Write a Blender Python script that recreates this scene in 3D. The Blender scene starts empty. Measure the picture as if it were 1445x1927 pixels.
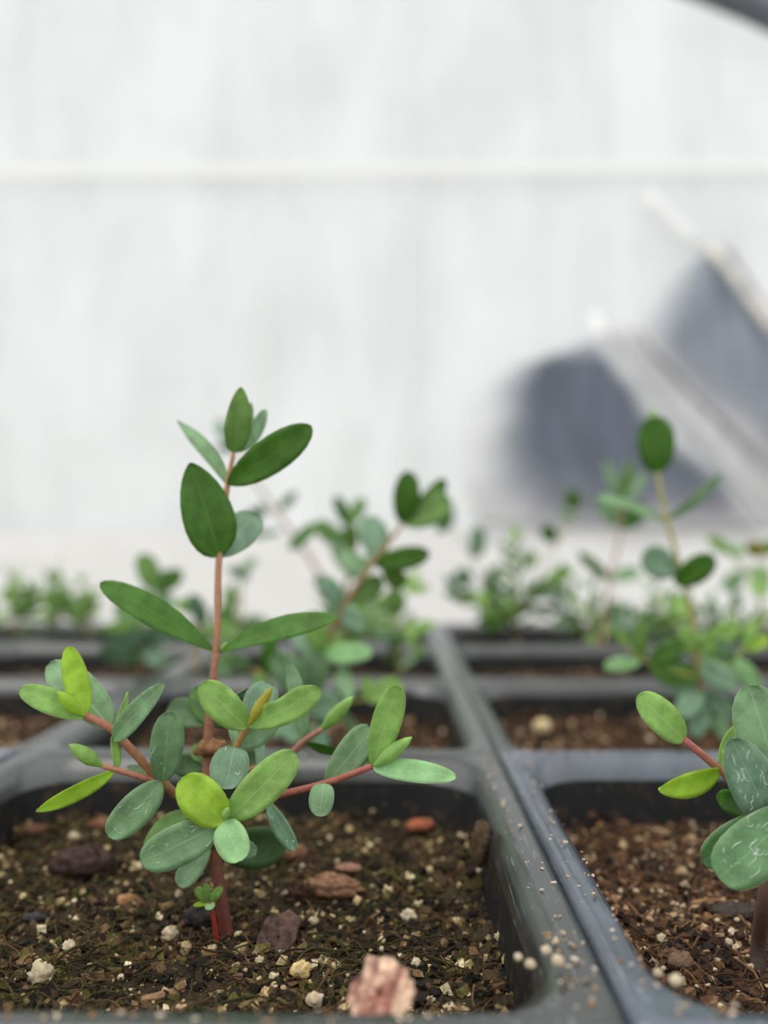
import bpy, math, random
import numpy as np
from mathutils import Vector, Matrix, noise, Quaternion

random.seed(7)
rng = np.random.default_rng(11)
SC = bpy.context.scene
COL = SC.collection

# ------------------------------------------------------------------ camera
RIM = 0.90                     # height of the tray rims above the floor
CAMH = 0.0425                  # camera above the rims
F = 1600.0                     # focal length in pixels of the 1445 x 1927 frame
YAW = math.atan(27.5 / F)
PITCH = math.atan(65.5 / F)
cam_d = bpy.data.cameras.new('camera')
cam = bpy.data.objects.new('camera', cam_d)
COL.objects.link(cam)
cam.location = (0, 0, RIM + CAMH)
cam.rotation_euler = (math.pi / 2 + PITCH, 0, YAW)
cam_d.sensor_fit = 'VERTICAL'
cam_d.sensor_height = 36.0
cam_d.sensor_width = 27.0
cam_d.lens = F / 1927 * 36.0
cam_d.clip_start = 0.002
cam_d.clip_end = 100
cam_d.dof.use_dof = True
cam_d.dof.focus_distance = 0.110
cam_d.dof.aperture_fstop = 10.4
SC.camera = cam
CAMM = cam.rotation_euler.to_matrix()
CAMP = Vector(cam.location)


def P(px, py, Y):
    """photo pixel seen at distance Y in front of the camera -> point in the greenhouse"""
    d = CAMM @ Vector(((px - 722.5) / F, -(py - 963.5) / F, -1.0))
    return CAMP + d * (Y / d.y)


# ------------------------------------------------------------------ light
w = bpy.data.worlds.new('sky')
SC.world = w
w.use_nodes = True
nt = w.node_tree
nt.nodes.clear()
tc = nt.nodes.new('ShaderNodeTexCoord')
sp = nt.nodes.new('ShaderNodeSeparateXYZ')
nt.links.new(tc.outputs['Generated'], sp.inputs[0])
rp = nt.nodes.new('ShaderNodeValToRGB')
rp.color_ramp.elements[0].position = 0.0
rp.color_ramp.elements[0].color = (0.66, 0.68, 0.69, 1)
rp.color_ramp.elements[1].position = 0.9
rp.color_ramp.elements[1].color = (1.0, 1.0, 0.98, 1)
nt.links.new(sp.outputs['Z'], rp.inputs[0])
bg = nt.nodes.new('ShaderNodeBackground')
bg.inputs['Strength'].default_value = 1.45
nt.links.new(rp.outputs[0], bg.inputs['Color'])
wo = nt.nodes.new('ShaderNodeOutputWorld')
nt.links.new(bg.outputs[0], wo.inputs[0])

sun_d = bpy.data.lights.new('soft_sun', 'SUN')
sun_d.energy = 1.1
sun_d.angle = math.radians(50)
sun_d.color = (1.0, 0.97, 0.9)
sun = bpy.data.objects.new('soft_sun', sun_d)
COL.objects.link(sun)
sun.location = (-2, 0, 4)
sun.rotation_euler = (math.radians(18), math.radians(-25), 0)

SC.view_settings.view_transform = 'Standard'
SC.view_settings.look = 'None'
SC.view_settings.exposure = 0.0
SC.view_settings.gamma = 1.0
SC.view_settings.use_curve_mapping = False
SC.cycles.use_denoising = True
SC.cycles.max_bounces = 8


# ------------------------------------------------------------------ helpers
def link(name, me, parent=None, loc=None, mats=()):
    o = bpy.data.objects.new(name, me)
    COL.objects.link(o)
    if parent is not None:
        o.parent = parent
    if loc is not None:
        o.location = loc
    for m in mats:
        me.materials.append(m)
    return o


def tag(o, label, cat, group=None, kind=None):
    o['label'] = label
    o['category'] = cat
    if group:
        o['group'] = group
    if kind:
        o['kind'] = kind
    return o


def thing(name, loc, label, cat, group=None):
    o = bpy.data.objects.new(name, None)
    COL.objects.link(o)
    o.location = loc
    o.empty_display_size = 0.01
    return tag(o, label, cat, group)


def mesh(name, verts, faces, smooth=True, cols=None, uvs=None):
    me = bpy.data.meshes.new(name)
    me.from_pydata([tuple(v) for v in verts], [], faces)
    if smooth:
        me.polygons.foreach_set('use_smooth', [True] * len(me.polygons))
    if cols is not None:
        ca = me.color_attributes.new('Col', 'FLOAT_COLOR', 'POINT')
        a = np.ones((len(verts), 4), dtype=np.float32)
        a[:, :3] = np.asarray(cols, dtype=np.float32)
        ca.data.foreach_set('color', a.ravel())
    if uvs is not None:
        ul = me.uv_layers.new(name='UVMap')
        li = np.zeros(len(me.loops), dtype=np.int32)
        me.loops.foreach_get('vertex_index', li)
        ul.data.foreach_set('uv', np.asarray(uvs, dtype=np.float32)[li].ravel())
    me.update()
    return me


def box_mesh(name, x0, x1, y0, y1, z0, z1):
    v = [(x0, y0, z0), (x1, y0, z0), (x1, y1, z0), (x0, y1, z0), (x0, y0, z1), (x1, y0, z1), (x1, y1, z1), (x0, y1, z1)]
    f = [(0, 3, 2, 1), (4, 5, 6, 7), (0, 1, 5, 4), (1, 2, 6, 5), (2, 3, 7, 6), (3, 0, 4, 7)]
    return mesh(name, v, f, smooth=False)


def cat_rom(pts, n):
    pts = [Vector(p) for p in pts]
    if len(pts) == 2:
        return [pts[0].lerp(pts[1], i / n) for i in range(n + 1)]
    q = [pts[0] * 2 - pts[1]] + pts + [pts[-1] * 2 - pts[-2]]
    out = []
    for i in range(1, len(q) - 2):
        for k in range(n):
            t = k / n
            a, b, c, d = q[i - 1], q[i], q[i + 1], q[i + 2]
            out.append(0.5 * ((2 * b) + (c - a) * t + (2 * a - 5 * b + 4 * c - d) * t * t + (3 * b - a - 3 * c + d) * t ** 3))
    out.append(q[-2])
    return out


def tube(pts, radii, sides=9, n=5, bump=0.0, c0=(.5, .5, .5), c1=None):
    """smooth tube through pts; returns verts, faces, colours"""
    cl = cat_rom(pts, n)
    m = len(cl)
    c1 = c1 or c0
    rs = np.interp(np.linspace(0, 1, m), np.linspace(0, 1, len(radii)), radii)
    V, Fc, C = [], [], []
    t0 = (cl[1] - cl[0]).normalized()
    u = t0.orthogonal().normalized()
    for i, p in enumerate(cl):
        t = (cl[min(i + 1, m - 1)] - cl[max(i - 1, 0)]).normalized()
        u = (u - t * u.dot(t)).normalized()
        v = t.cross(u)
        f = i / (m - 1)
        for k in range(sides):
            a = 2 * math.pi * k / sides
            r = rs[i] * (1 + bump * (random.random() - .5))
            V.append(p + (u * math.cos(a) + v * math.sin(a)) * r)
            C.append([c0[j] * (1 - f) + c1[j] * f for j in range(3)])
    for i in range(m - 1):
        for k in range(sides):
            a, b = i * sides + k, i * sides + (k + 1) % sides
            Fc.append((a, b, b + sides, a + sides))
    Fc.append(tuple(range(sides))[::-1])
    Fc.append(tuple(range((m - 1) * sides, m * sides)))
    return V, Fc, C


# ------------------------------------------------------------------ materials
class NT:
    def __init__(s, name):
        s.m = bpy.data.materials.new(name)
        s.m.use_nodes = True
        s.t = s.m.node_tree
        s.t.nodes.clear()
        s.out = s.t.nodes.new('ShaderNodeOutputMaterial')

    def n(s, typ, **kw):
        nd = s.t.nodes.new(typ)
        for k, v in kw.items():
            setattr(nd, k, v)
        return nd

    def l(s, a, b):
        s.t.links.new(a, b)

    def math(s, op, a, b=None, c=None, clamp=False):
        nd = s.n('ShaderNodeMath', operation=op)
        nd.use_clamp = clamp
        for i, x in enumerate((a, b, c)):
            if x is None:
                continue
            if isinstance(x, (int, float)):
                nd.inputs[i].default_value = x
            else:
                s.l(x, nd.inputs[i])
        return nd.outputs[0]

    def mix(s, fac, a, b, mode='MIX'):
        nd = s.n('ShaderNodeMix', data_type='RGBA', blend_type=mode)
        for sock, x in ((nd.inputs[0], fac), (nd.inputs[6], a), (nd.inputs[7], b)):
            if isinstance(x, (int, float)):
                sock.default_value = x
            elif isinstance(x, (tuple, list)):
                sock.default_value = (*x[:3], 1)
            else:
                s.l(x, sock)
        return nd.outputs[2]

    def noise(s, vec, scale, detail=3, rough=.55):
        nd = s.n('ShaderNodeTexNoise')
        nd.inputs['Scale'].default_value = scale
        nd.inputs['Detail'].default_value = detail
        nd.inputs['Roughness'].default_value = rough
        s.l(vec, nd.inputs['Vector'])
        return nd.outputs[0]

    def step(s, x, lo, hi):
        nd = s.n('ShaderNodeMapRange', interpolation_type='SMOOTHSTEP')
        s.l(x, nd.inputs[0])
        nd.inputs[1].default_value = lo
        nd.inputs[2].default_value = hi
        return nd.outputs[0]

    def objco(s):
        return s.n('ShaderNodeTexCoord').outputs['Object']

    def mapped(s, vec, scale, rot=(0, 0, 0)):
        nd = s.n('ShaderNodeMapping')
        nd.inputs['Scale'].default_value = scale
        nd.inputs['Rotation'].default_value = rot
        s.l(vec, nd.inputs[0])
        return nd.outputs[0]

    def bsdf(s, col, rough=.5, spec=.5):
        b = s.n('ShaderNodeBsdfPrincipled')
        if isinstance(col, tuple):
            b.inputs['Base Color'].default_value = (*col, 1)
        else:
            s.l(col, b.inputs['Base Color'])
        if isinstance(rough, (int, float)):
            b.inputs['Roughness'].default_value = rough
        else:
            s.l(rough, b.inputs['Roughness'])
        b.inputs['Specular IOR Level'].default_value = spec
        return b

    def bump(s, b, h, strength, dist):
        nd = s.n('ShaderNodeBump')
        nd.inputs['Strength'].default_value = strength
        nd.inputs['Distance'].default_value = dist
        s.l(h, nd.inputs['Height'])
        s.l(nd.outputs[0], b.inputs['Normal'])

    def done(s, shader):
        s.l(shader, s.out.inputs['Surface'])
        return s.m


def leaf_mat(name, col, vein, trans, rough=.5, rim=None, spec=.5, young=None):
    s = NT(name)
    uv = s.n('ShaderNodeUVMap').outputs[0]
    sx = s.n('ShaderNodeSeparateXYZ')
    s.l(uv, sx.inputs[0])
    u, v = sx.outputs[0], sx.outputs[1]
    d = s.math('ABSOLUTE', s.math('SUBTRACT', v, .5))          # 0 midrib .. .5 margin
    oc = s.objco()
    oi = s.n('ShaderNodeObjectInfo').outputs['Random']
    mott = s.noise(oc, 380, 3)
    fine = s.noise(oc, 2600, 2)
    dark = tuple(c * .72 for c in col)
    lite = tuple(min(1, c * 1.18 + .01) for c in col)
    c = s.mix(s.step(mott, .3, .7), dark, lite)
    c = s.mix(s.math('MULTIPLY', s.step(fine, .45, .75), .16), c, vein)
    # per leaf tint
    c = s.mix(s.math('MULTIPLY', oi, .20), c, tuple(x * .7 for x in col))
    if young:                                                  # yellower towards the leaf base
        c = s.mix(s.math('MULTIPLY', s.math('SUBTRACT', 1, s.step(u, .1, .75)), .6), c, young)
    # side veins
    wob = s.math('MULTIPLY', s.noise(oc, 500, 2), 1.2)
    ph = s.math('ADD', s.math('SUBTRACT', s.math('MULTIPLY', u, 9.0), s.math('MULTIPLY', d, 7.0)), wob)
    sv = s.math('ABSOLUTE', s.math('SUBTRACT', s.math('FRACT', ph), .5))
    svm = s.math('MULTIPLY', s.math('SUBTRACT', 1, s.step(sv, .0, .06)), .28)
    c = s.mix(svm, c, vein)
    mid = s.math('MULTIPLY', s.math('SUBTRACT', 1, s.step(d, .006, .022)), s.math('SUBTRACT', .75, s.math('MULTIPLY', u, .45)))
    c = s.mix(mid, c, vein)
    rm = s.math('MULTIPLY', s.step(d, .470, .495), .55)
    c = s.mix(rm, c, rim or vein)
    b = s.bsdf(c, rough, spec)
    s.bump(b, s.math('ADD', fine, s.math('MULTIPLY', svm, -2.0)), .25, .0002)
    tr = s.n('ShaderNodeBsdfTranslucent')
    g = s.n('ShaderNodeGamma')
    s.l(c, g.inputs[0])
    g.inputs[1].default_value = 1.0
    tcol = s.mix(.55, g.outputs[0], (col[0] * 1.25, min(1, col[1] * 1.35), col[2] * .35))
    s.l(tcol, tr.inputs[0])
    mx = s.n('ShaderNodeMixShader')
    mx.inputs[0].default_value = trans
    s.l(b.outputs[0], mx.inputs[1])
    s.l(tr.outputs[0], mx.inputs[2])
    return s.done(mx.outputs[0])


LM = {
    'G': leaf_mat('leaf_glaucous', (.205, .370, .175), (.42, .60, .35), .24, .50, (.46, .56, .30)),
    'B': leaf_mat('leaf_blue_green', (.180, .325, .195), (.36, .52, .36), .22, .44, (.50, .58, .40)),
    'L': leaf_mat('leaf_light', (.320, .545, .135), (.50, .72, .26), .32, .50, (.48, .54, .16)),
    'Y': leaf_mat('leaf_young', (.46, .68, .06), (.56, .72, .14), .40, .46, (.46, .44, .10)),
    'D': leaf_mat('leaf_dark', (.085, .235, .022), (.20, .38, .05), .42, .44, (.14, .30, .05)),
    'H': leaf_mat('leaf_deep_green', (.125, .275, .105), (.30, .46, .24), .24, .42, (.40, .50, .26)),
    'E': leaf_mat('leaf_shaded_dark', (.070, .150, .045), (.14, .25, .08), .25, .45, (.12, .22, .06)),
    'P': leaf_mat('leaf_pale', (.330, .600, .260), (.48, .70, .38), .26, .5, (.48, .58, .25)),
    'O': leaf_mat('leaf_olive', (.170, .335, .070), (.30, .46, .14), .32, .5, (.26, .38, .10)),
    'R': leaf_mat('leaf_bronze', (.460, .430, .035), (.54, .42, .08), .36, .45, (.48, .27, .08)),
}


def attr_mat(name, rough, spec, nscale, lo=.6, hi=1.35, bump=0, bd=.0002):
    s = NT(name)
    a = s.n('ShaderNodeAttribute')
    a.attribute_name = 'Col'
    nz = s.noise(s.objco(), nscale, 4, .65)
    k = s.n('ShaderNodeMapRange')
    s.l(nz, k.inputs[0])
    k.inputs[1].default_value, k.inputs[2].default_value = .3, .7
    k.inputs[3].default_value, k.inputs[4].default_value = lo, hi
    c = s.mix(1.0, a.outputs['Color'], k.outputs[0], 'MULTIPLY')
    b = s.bsdf(c, rough, spec)
    if bump:
        s.bump(b, nz, bump, bd)
    return s.done(b.outputs[0])


M_STEM = attr_mat('stem_bark', .5, .35, 1500, .75, 1.2, .3)
M_SOIL = attr_mat('potting_mix', .85, .2, 2600, .45, 1.5, .6, .0004)
M_BARK = attr_mat('bark', .8, .25, 900, .45, 1.6, .8, .0006)
M_GRAIN = attr_mat('perlite', .9, .2, 1800, .75, 1.15, .4, .0003)
s = NT('residue')
M_WHITE = s.done(s.bsdf((.80, .84, .80), .6, .3).outputs[0])


def tray_mat(name, base, tint):
    s = NT(name)
    oc = s.objco()
    sm = s.noise(oc, 90, 4)
    c = s.mix(s.step(sm, .35, .7), base, tuple(x * 1.7 for x in base))
    scr = s.noise(s.mapped(oc, (2600, 160, 2600), (0, 0, .25)), 1.0, 2)
    c = s.mix(s.math('MULTIPLY', s.step(scr, .58, .76), .30), c, tint)
    dust_fade = s.noise(oc, 1500, 3, .7)
    c = s.mix(s.math('MULTIPLY', s.step(dust_fade, .66, .76), .45), c, (.20, .16, .12))
    rg = s.n('ShaderNodeMapRange')
    s.l(sm, rg.inputs[0])
    rg.inputs[3].default_value, rg.inputs[4].default_value = .14, .32
    b = s.bsdf(c, rg.outputs[0], .5)
    b.inputs['IOR'].default_value = 1.8
    s.bump(b, s.math('ADD', scr, dust_fade), .12, .0002)
    return s.done(b.outputs[0])


M_TRAY = {
    'grey': tray_mat('tray_plastic_grey', (.020, .023, .023), (.42, .46, .45)),
    'blue': tray_mat('tray_plastic_blue', (.045, .056, .076), (.44, .49, .56)),
    'back': tray_mat('tray_plastic_dark', (.018, .020, .021), (.34, .36, .36)),
}

s = NT('tray_pocket')  # near-black colour holds both the soil residue and the recess shade
oc = s.objco()
c = s.mix(s.step(s.noise(oc, 260, 4, .65), .50, .72), (.012, .013, .014), (.050, .034, .022))
c = s.mix(s.math('MULTIPLY', s.step(s.noise(oc, 900, 2), .66, .74), .7), c, (.16, .10, .055))
b = s.bsdf(c, .5, .22)
s.bump(b, s.noise(oc, 900, 2), .3, .0003)
M_POCKET = s.done(b.outputs[0])

# ------------------------------------------------------------------ the greenhouse shell
WALL_Y = 3.0


def wall_pt(px, py, Y=WALL_Y):
    return P(px, py, Y)


def film_mat(name, col, amt=.08):
    s = NT(name)
    oc = s.objco()
    big = s.noise(oc, 1.6, 3)
    cr = s.noise(s.mapped(oc, (3.5, 1, .8), (0, .7, 0)), 1.4, 3)
    ver = s.noise(s.mapped(oc, (9, 1, .35)), 1.0, 2)
    k = s.math('ADD', s.math('MULTIPLY', big, .50), s.math('ADD', s.math('MULTIPLY', cr, .42), s.math('MULTIPLY', ver, .08)))
    c = s.mix(s.step(k, .36, .62), tuple(x * (1 - amt) for x in col), col)
    d = s.n('ShaderNodeBsdfDiffuse')
    s.l(c, d.inputs[0])
    t = s.n('ShaderNodeBsdfTranslucent')
    s.l(c, t.inputs[0])
    m = s.n('ShaderNodeMixShader')
    m.inputs[0].default_value = .45
    s.l(d.outputs[0], m.inputs[1])
    s.l(t.outputs[0], m.inputs[2])
    return s.done(m.outputs[0])


M_FILM = film_mat('greenhouse_film', (.815, .825, .82), .14)
s = NT('white_tape')
M_TAPE = s.done(s.bsdf((.82, .82, .81), .6, .2).outputs[0])
s = NT('seam_film')
M_SEAM = s.done(s.bsdf((.755, .765, .77), .7, .2).outputs[0])
s = NT('film_skirt')
M_SKIRT = s.done(s.bsdf(s.mix(s.step(s.noise(s.objco(), 2.2, 3), .35, .65), (.745, .73, .72), (.80, .79, .78)), .7, .2).outputs[0])
s = NT('gravel')
oc = s.objco()
c = s.mix(s.noise(oc, 40, 4), (.30, .29, .27), (.62, .60, .57))
M_FLOOR = s.done(s.bsdf(c, .9, .2).outputs[0])
s = NT('grey_metal')
c = s.mix(s.noise(s.objco(), 30, 3), (.10, .115, .135), (.19, .20, .23))
b = s.bsdf(c, .38, .5)
b.inputs['Metallic'].default_value = .7
M_PIPE = s.done(b.outputs[0])


def struct(name, me, m, loc=None):
    o = link(name, me, None, loc, [m])
    o['kind'] = 'structure'
    return o


struct('floor', box_mesh('floor', -4, 4, -2, 3.2, -.1, 0), M_FLOOR)
# film wall: slightly wavy sheet with thickness
nx, nz = 90, 60
V, Fc = [], []
for side in (0, 1):
    for j in range(nz + 1):
        for i in range(nx + 1):
            x, z = -4 + 8 * i / nx, 4.2 * j / nz
            y = .012 * noise.noise((x * 1.3, z * .6, 0)) + .006 * noise.noise((x * 5, z * 1.2, 3)) + (.004 if side else 0)
            V.append((x, y, z))
N1 = (nx + 1) * (nz + 1)
for j in range(nz):
    for i in range(nx):
        a = j * (nx + 1) + i
        Fc.append((a, a + 1, a + nx + 2, a + nx + 1))
struct('wall_back', mesh('wall_back', V[:N1], Fc), M_FILM, (0, WALL_Y, 0))
# lower skirt of thicker film, welded bands and edge strips of the film panels
zt = wall_pt(700, 1003, 2.96).z
struct('trim_1', box_mesh('trim_1', -4, 4, 2.955, 2.965, 0, zt), M_SKIRT)
za, zb = wall_pt(700, 330, 2.965).z, wall_pt(700, 308, 2.965).z
struct('trim_2', box_mesh('trim_2', -4, 4, 2.960, 2.970, za, zb), M_TAPE)
for k, (px, wd) in enumerate(((500, .004), (765, .014), (1125, .005))):
    x = wall_pt(px, 600, 2.97).x
    struct('trim_%d' % (k + 3), box_mesh('trim', x - wd, x + wd, 2.968, 2.974, zt, 4.2), M_TAPE if k != 1 else M_SEAM)


# sheets hanging on the wall
def sheet_mat(name, deep, dust_fade, ax0, ax1, rough):
    s = NT(name)
    uv = s.n('ShaderNodeUVMap').outputs[0]
    sx = s.n('ShaderNodeSeparateXYZ')
    s.l(uv, sx.inputs[0])
    oc = s.objco()
    n1 = s.noise(oc, 4, 3)
    n2 = s.noise(s.mapped(oc, (14, 1, 2.5), (0, -.5, 0)), 1.5, 3)
    nz = s.math('MULTIPLY', s.math('SUBTRACT', n1, .5), .22)
    k = s.step(s.math('ADD', sx.outputs[0], nz), ax0, ax1)
    kr = s.step(s.math('ADD', s.math('SUBTRACT', 1, sx.outputs[0]), nz), -.05, .13)
    kt = s.step(s.math('ADD', s.math('SUBTRACT', 1, sx.outputs[1]), nz), -.05, .10)
    kb = s.step(s.math('ADD', sx.outputs[1], nz), -.08, .16)
    k = s.math('MULTIPLY', s.math('MULTIPLY', k, kr), s.math('MULTIPLY', kt, kb))
    c = s.mix(k, dust_fade, deep)  # colour blends to a pale tone towards all four edges
    c = s.mix(s.math('MULTIPLY', s.step(n2, .45, .75), .35), c, tuple(x * 1.9 + .03 for x in deep))
    k2 = s.math('SUBTRACT', 1, s.step(s.math('ADD', sx.outputs[1], s.math('MULTIPLY', n1, .2)), .08, .45))
    c = s.mix(s.math('MULTIPLY', k2, .5), c, (.34, .32, .33))
    return s.done(s.bsdf(c, rough, .4).outputs[0])


def hang_sheet(name, poly_l, poly_r, Y, m, label, cat):
    """sheet between a left outline and a right outline (lists of pixels, top to bottom), pleated"""
    nv, nu = 24, 30
    V, Fc, UV = [], [], []

    def at(poly, t):
        q = t * (len(poly) - 1)
        i = min(int(q), len(poly) - 2)
        f = q - i
        return (poly[i][0] * (1 - f) + poly[i + 1][0] * f, poly[i][1] * (1 - f) + poly[i + 1][1] * f)
    o0 = P(*poly_l[-1], Y)
    for j in range(nv + 1):
        a, b_ = at(poly_l, j / nv), at(poly_r, j / nv)
        for i in range(nu + 1):
            f = i / nu
            p = P(a[0] * (1 - f) + b_[0] * f, a[1] * (1 - f) + b_[1] * f, Y)
            p.y += .009 * math.sin(f * 15 + j * .12) + .005 * noise.noise((f * 8, j * .2, 1)) - .01
            V.append(p - o0)
            UV.append((f, 1 - j / nv))
    for j in range(nv):
        for i in range(nu):
            a = j * (nu + 1) + i
            Fc.append((a, a + nu + 1, a + nu + 2, a + 1))
    o = link(name, mesh(name, V, Fc, uvs=UV), None, o0, [m])
    md = o.modifiers.new('thickness', 'SOLIDIFY')
    md.thickness = .004
    return tag(o, label, cat)


hang_sheet('plastic_sheet',
           [(985, 682), (920, 730), (882, 820), (880, 900), (905, 990)],
           [(1122, 640), (1205, 735), (1275, 815), (1360, 900), (1445, 1000)], 2.93,
           sheet_mat('soft_edge_dark_sheet', (.095, .110, .145), (.72, .72, .73), -.06, .34, .5),
           'large blurred blue-grey plastic sheet hanging low on the white wall, beside the middle plants', 'plastic sheet')
hang_sheet('plastic_sheet',
           [(1345, 455), (1275, 520), (1218, 600), (1215, 650)],
           [(1375, 470), (1480, 640), (1520, 760), (1520, 950)], 2.93,
           sheet_mat('soft_edge_grey_sheet', (.20, .225, .27), (.70, .70, .71), -.12, .22, .5),
           'paler blue-grey plastic sheet with slanted edge at the right end of the wall', 'plastic sheet')
hang_sheet('film_flap',
           [(1128, 628), (1195, 715), (1270, 800), (1355, 885), (1440, 985)],
           [(1185, 600), (1290, 715), (1440, 860), (1510, 950), (1560, 1000)], 2.955,
           sheet_mat('soft_edge_pale_film', (.54, .54, .55), (.77, .77, .77), -.15, .12, .5),
           'pale grey film flap slanting between the two blue-grey sheets on the wall', 'film flap')
# cream edge strip and white marks added on the wall
s = NT('cream_batten')
M_CREAM = s.done(s.bsdf(s.mix(s.step(s.noise(s.objco(), 9, 3), .4, .65), (.50, .49, .47), (.86, .80, .68)), .6).outputs[0])
s = NT('spot_white')
M_SPOT = s.done(s.bsdf((.97, .97, .97), .25, .8).outputs[0])


def strip(name, a, b_, wd, Y, m, label, cat):
    p0, p1 = P(*a, Y), P(*b_, Y)
    V, Fc, _ = tube([Vector((0, 0, 0)), p1 - p0], [wd, wd], 12, 6)
    V = [Vector((v.x, v.y * .45, v.z)) for v in V]
    return tag(link(name, mesh(name, V, Fc), None, p0, [m]), label, cat)


strip('edge_batten', (1338, 462), (1470, 640), .019, 2.875, M_CREAM,
      'cream batten slanting along the edge of the paler grey sheet', 'batten')
strip('bright_spot', (1118, 590), (1128, 632), .020, 2.915, M_SPOT,  # white bead added to stand in for a bright spot
      'small bright white spot at the top corner of the large blue-grey sheet', 'spot')
strip('white_strip', (1215, 365), (1312, 462), .022, 2.95, M_TAPE,  # white strip added along a bright streak of the wall
      'soft white strip slanting on the wall above the paler grey sheet', 'strap')

# greenhouse hoop
R, cx, cz = 1.30, -.127, .387 + .026
pts = [Vector((cx - R, 1.0, 0)), Vector((cx - R, 1.0, cz * .5))]
for k in range(0, 19):
    a = math.pi - math.pi * k / 18
    pts.append(Vector((cx + R * math.cos(a), 1.0, cz + R * math.sin(a))))
pts += [Vector((cx + R, 1.0, cz * .5)), Vector((cx + R, 1.0, 0))]
o0 = pts[0].copy()
V, Fc, _ = tube([p - o0 for p in pts], [.019] * 2, 14, 4)
tag(link('hoop_pipe', mesh('hoop_pipe', V, Fc), None, o0, [M_PIPE]),
    'grey metal hoop pipe of the greenhouse crossing the top right corner', 'pipe')

# bench under the trays
TRAY_D = .058
s = NT('bench_wood')
c = s.mix(s.noise(s.mapped(s.objco(), (1, 12, 12)), 4, 4), (.22, .18, .14), (.38, .33, .27))
M_BENCH = s.done(s.bsdf(c, .75).outputs[0])
bt = RIM - TRAY_D
bench = thing('greenhouse_bench', (0, .35, 0), 'wooden bench holding the seedling trays', 'bench')
link('bench_top', box_mesh('bench_top', -.75, .75, -.31, .22, bt - .02, bt), bench, None, [M_BENCH])
for x in (-.70, .70):
    for y in (-.27, .18):
        link('leg', box_mesh('leg', x - .025, x + .025, y - .025, y + .025, 0, bt - .02), bench, None, [M_BENCH])

# ------------------------------------------------------------------ trays
XS, YS, W = .0205, .0776, .0995      # seam right of the middle column, front divider line, cell pitch
PITCH_Y = .1005


def cell_box(c, r):
    """c: column (0 is the middle one), r: row (0 the nearest)"""
    x1 = XS + c * W
    return x1 - W, x1, YS + r * PITCH_Y - (.0014 if r == 0 else 0), YS + (r + 1) * PITCH_Y


PROF = [(0, 0), (.0007, .0001), (.0014, .0001), (.0024, -.0003), (.0029, -.0001), (.0040, -.0008), (.0050, -.0018), (.0057, -.0030), (.0061, -.0044)]
WALLP = [(.0061, -.0044), (.0064, -.0064), (.0072, -.013), (.0090, -.026), (.0125, -.0575)]


def rr(x0, x1, y0, y1, d, rad, n=8):
    out = []
    rad = max(rad, 1e-5)
    X0, X1, Y0, Y1 = x0 + d, x1 - d, y0 + d, y1 - d
    for (cx_, cy_, a0) in ((X1 - rad, Y1 - rad, 0), (X0 + rad, Y1 - rad, 90), (X0 + rad, Y0 + rad, 180), (X1 - rad, Y0 + rad, 270)):
        for k in range(n + 1):
            a = math.radians(a0 + 90 * k / n)
            out.append((cx_ + rad * math.cos(a), cy_ + rad * math.sin(a)))
        # points along the side that follows
    res = []
    m = len(out)
    for i in range(m):
        res.append(out[i])
        if i % (n + 1) == n:
            a, b_ = out[i], out[(i + 1) % m]
            for q in range(1, 6):
                res.append((a[0] + (b_[0] - a[0]) * q / 6, a[1] + (b_[1] - a[1]) * q / 6))
    return res


def corner_r(d):
    return np.interp(d, [0, .002, .0061, .0125], [.0004, .006, .0115, .012])


def make_tray(cells, mat, label, dz=0.0):
    x_all = [cell_box(*c) for c in cells]
    X0, X1 = min(b[0] for b in x_all), max(b[1] for b in x_all)
    Y0, Y1 = min(b[2] for b in x_all), max(b[3] for b in x_all)
    base = Vector(((X0 + X1) / 2, (Y0 + Y1) / 2, RIM - TRAY_D))
    t = thing('seedling_tray', base, label, 'seedling tray')
    g = .00018
    RV, RF = [], []
    for (c, r) in cells:
        x0, x1, y0, y1 = cell_box(c, r)
        e = [x0 <= X0 + 1e-6, x1 >= X1 - 1e-6, y0 <= Y0 + 1e-6, y1 >= Y1 - 1e-6]
        bx = (x0 + (g if e[0] else 0), x1 - (g if e[1] else 0), y0 + (g if e[2] else 0), y1 - (g if e[3] else 0))
        loops = []
        prof = [(-1, -.016)] + PROF
        for (d, z) in prof:
            skirt = d < 0
            d = max(d, 0)
            lp = []
            for (x, y) in rr(*bx, d, corner_r(d)):
                zz = z
                edge = (e[0] and x < bx[0] + .0022) or (e[1] and x > bx[1] - .0022) or (e[2] and y < bx[2] + .0022) or (e[3] and y > bx[3] - .0022)
                if edge and not skirt:
                    q = min([x - bx[0] if e[0] else 1, bx[1] - x if e[1] else 1, y - bx[2] if e[2] else 1, bx[3] - y if e[3] else 1])
                    zz -= .0003 * max(0, 1 - q / .0008) ** 2
                wob = .00035 * noise.noise((x * 40, y * 40, 5))
                lp.append(Vector((x + wob, y + wob * .7, RIM + dz + zz + wob)) - base)
            loops.append(lp)
        off = len(RV)
        n = len(loops[0])
        for lp in loops:
            RV += lp
        for i in range(len(loops) - 1):
            for k in range(n):
                a, b_ = off + i * n + k, off + i * n + (k + 1) % n
                RF.append((a, b_, b_ + n, a + n))
        # the pocket of the cell
        CV, CF = [], []
        for (d, z) in WALLP:
            for (x, y) in rr(*bx, d, corner_r(d)):
                wob = .00035 * noise.noise((x * 40, y * 40, 5))
                CV.append(Vector((x + wob, y + wob * .7, RIM + dz + z + (wob if z > -.01 else 0))) - base)
        for i in range(len(WALLP) - 1):
            for k in range(n):
                a, b_ = i * n + k, i * n + (k + 1) % n
                CF.append((a, b_, b_ + n, a + n))
        CF.append(tuple(range((len(WALLP) - 1) * n, len(WALLP) * n)))
        link('cell', mesh('cell', CV, CF), t, None, [M_POCKET])
    link('rim', mesh('rim', RV, RF), t, None, [mat])
    return t


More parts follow.
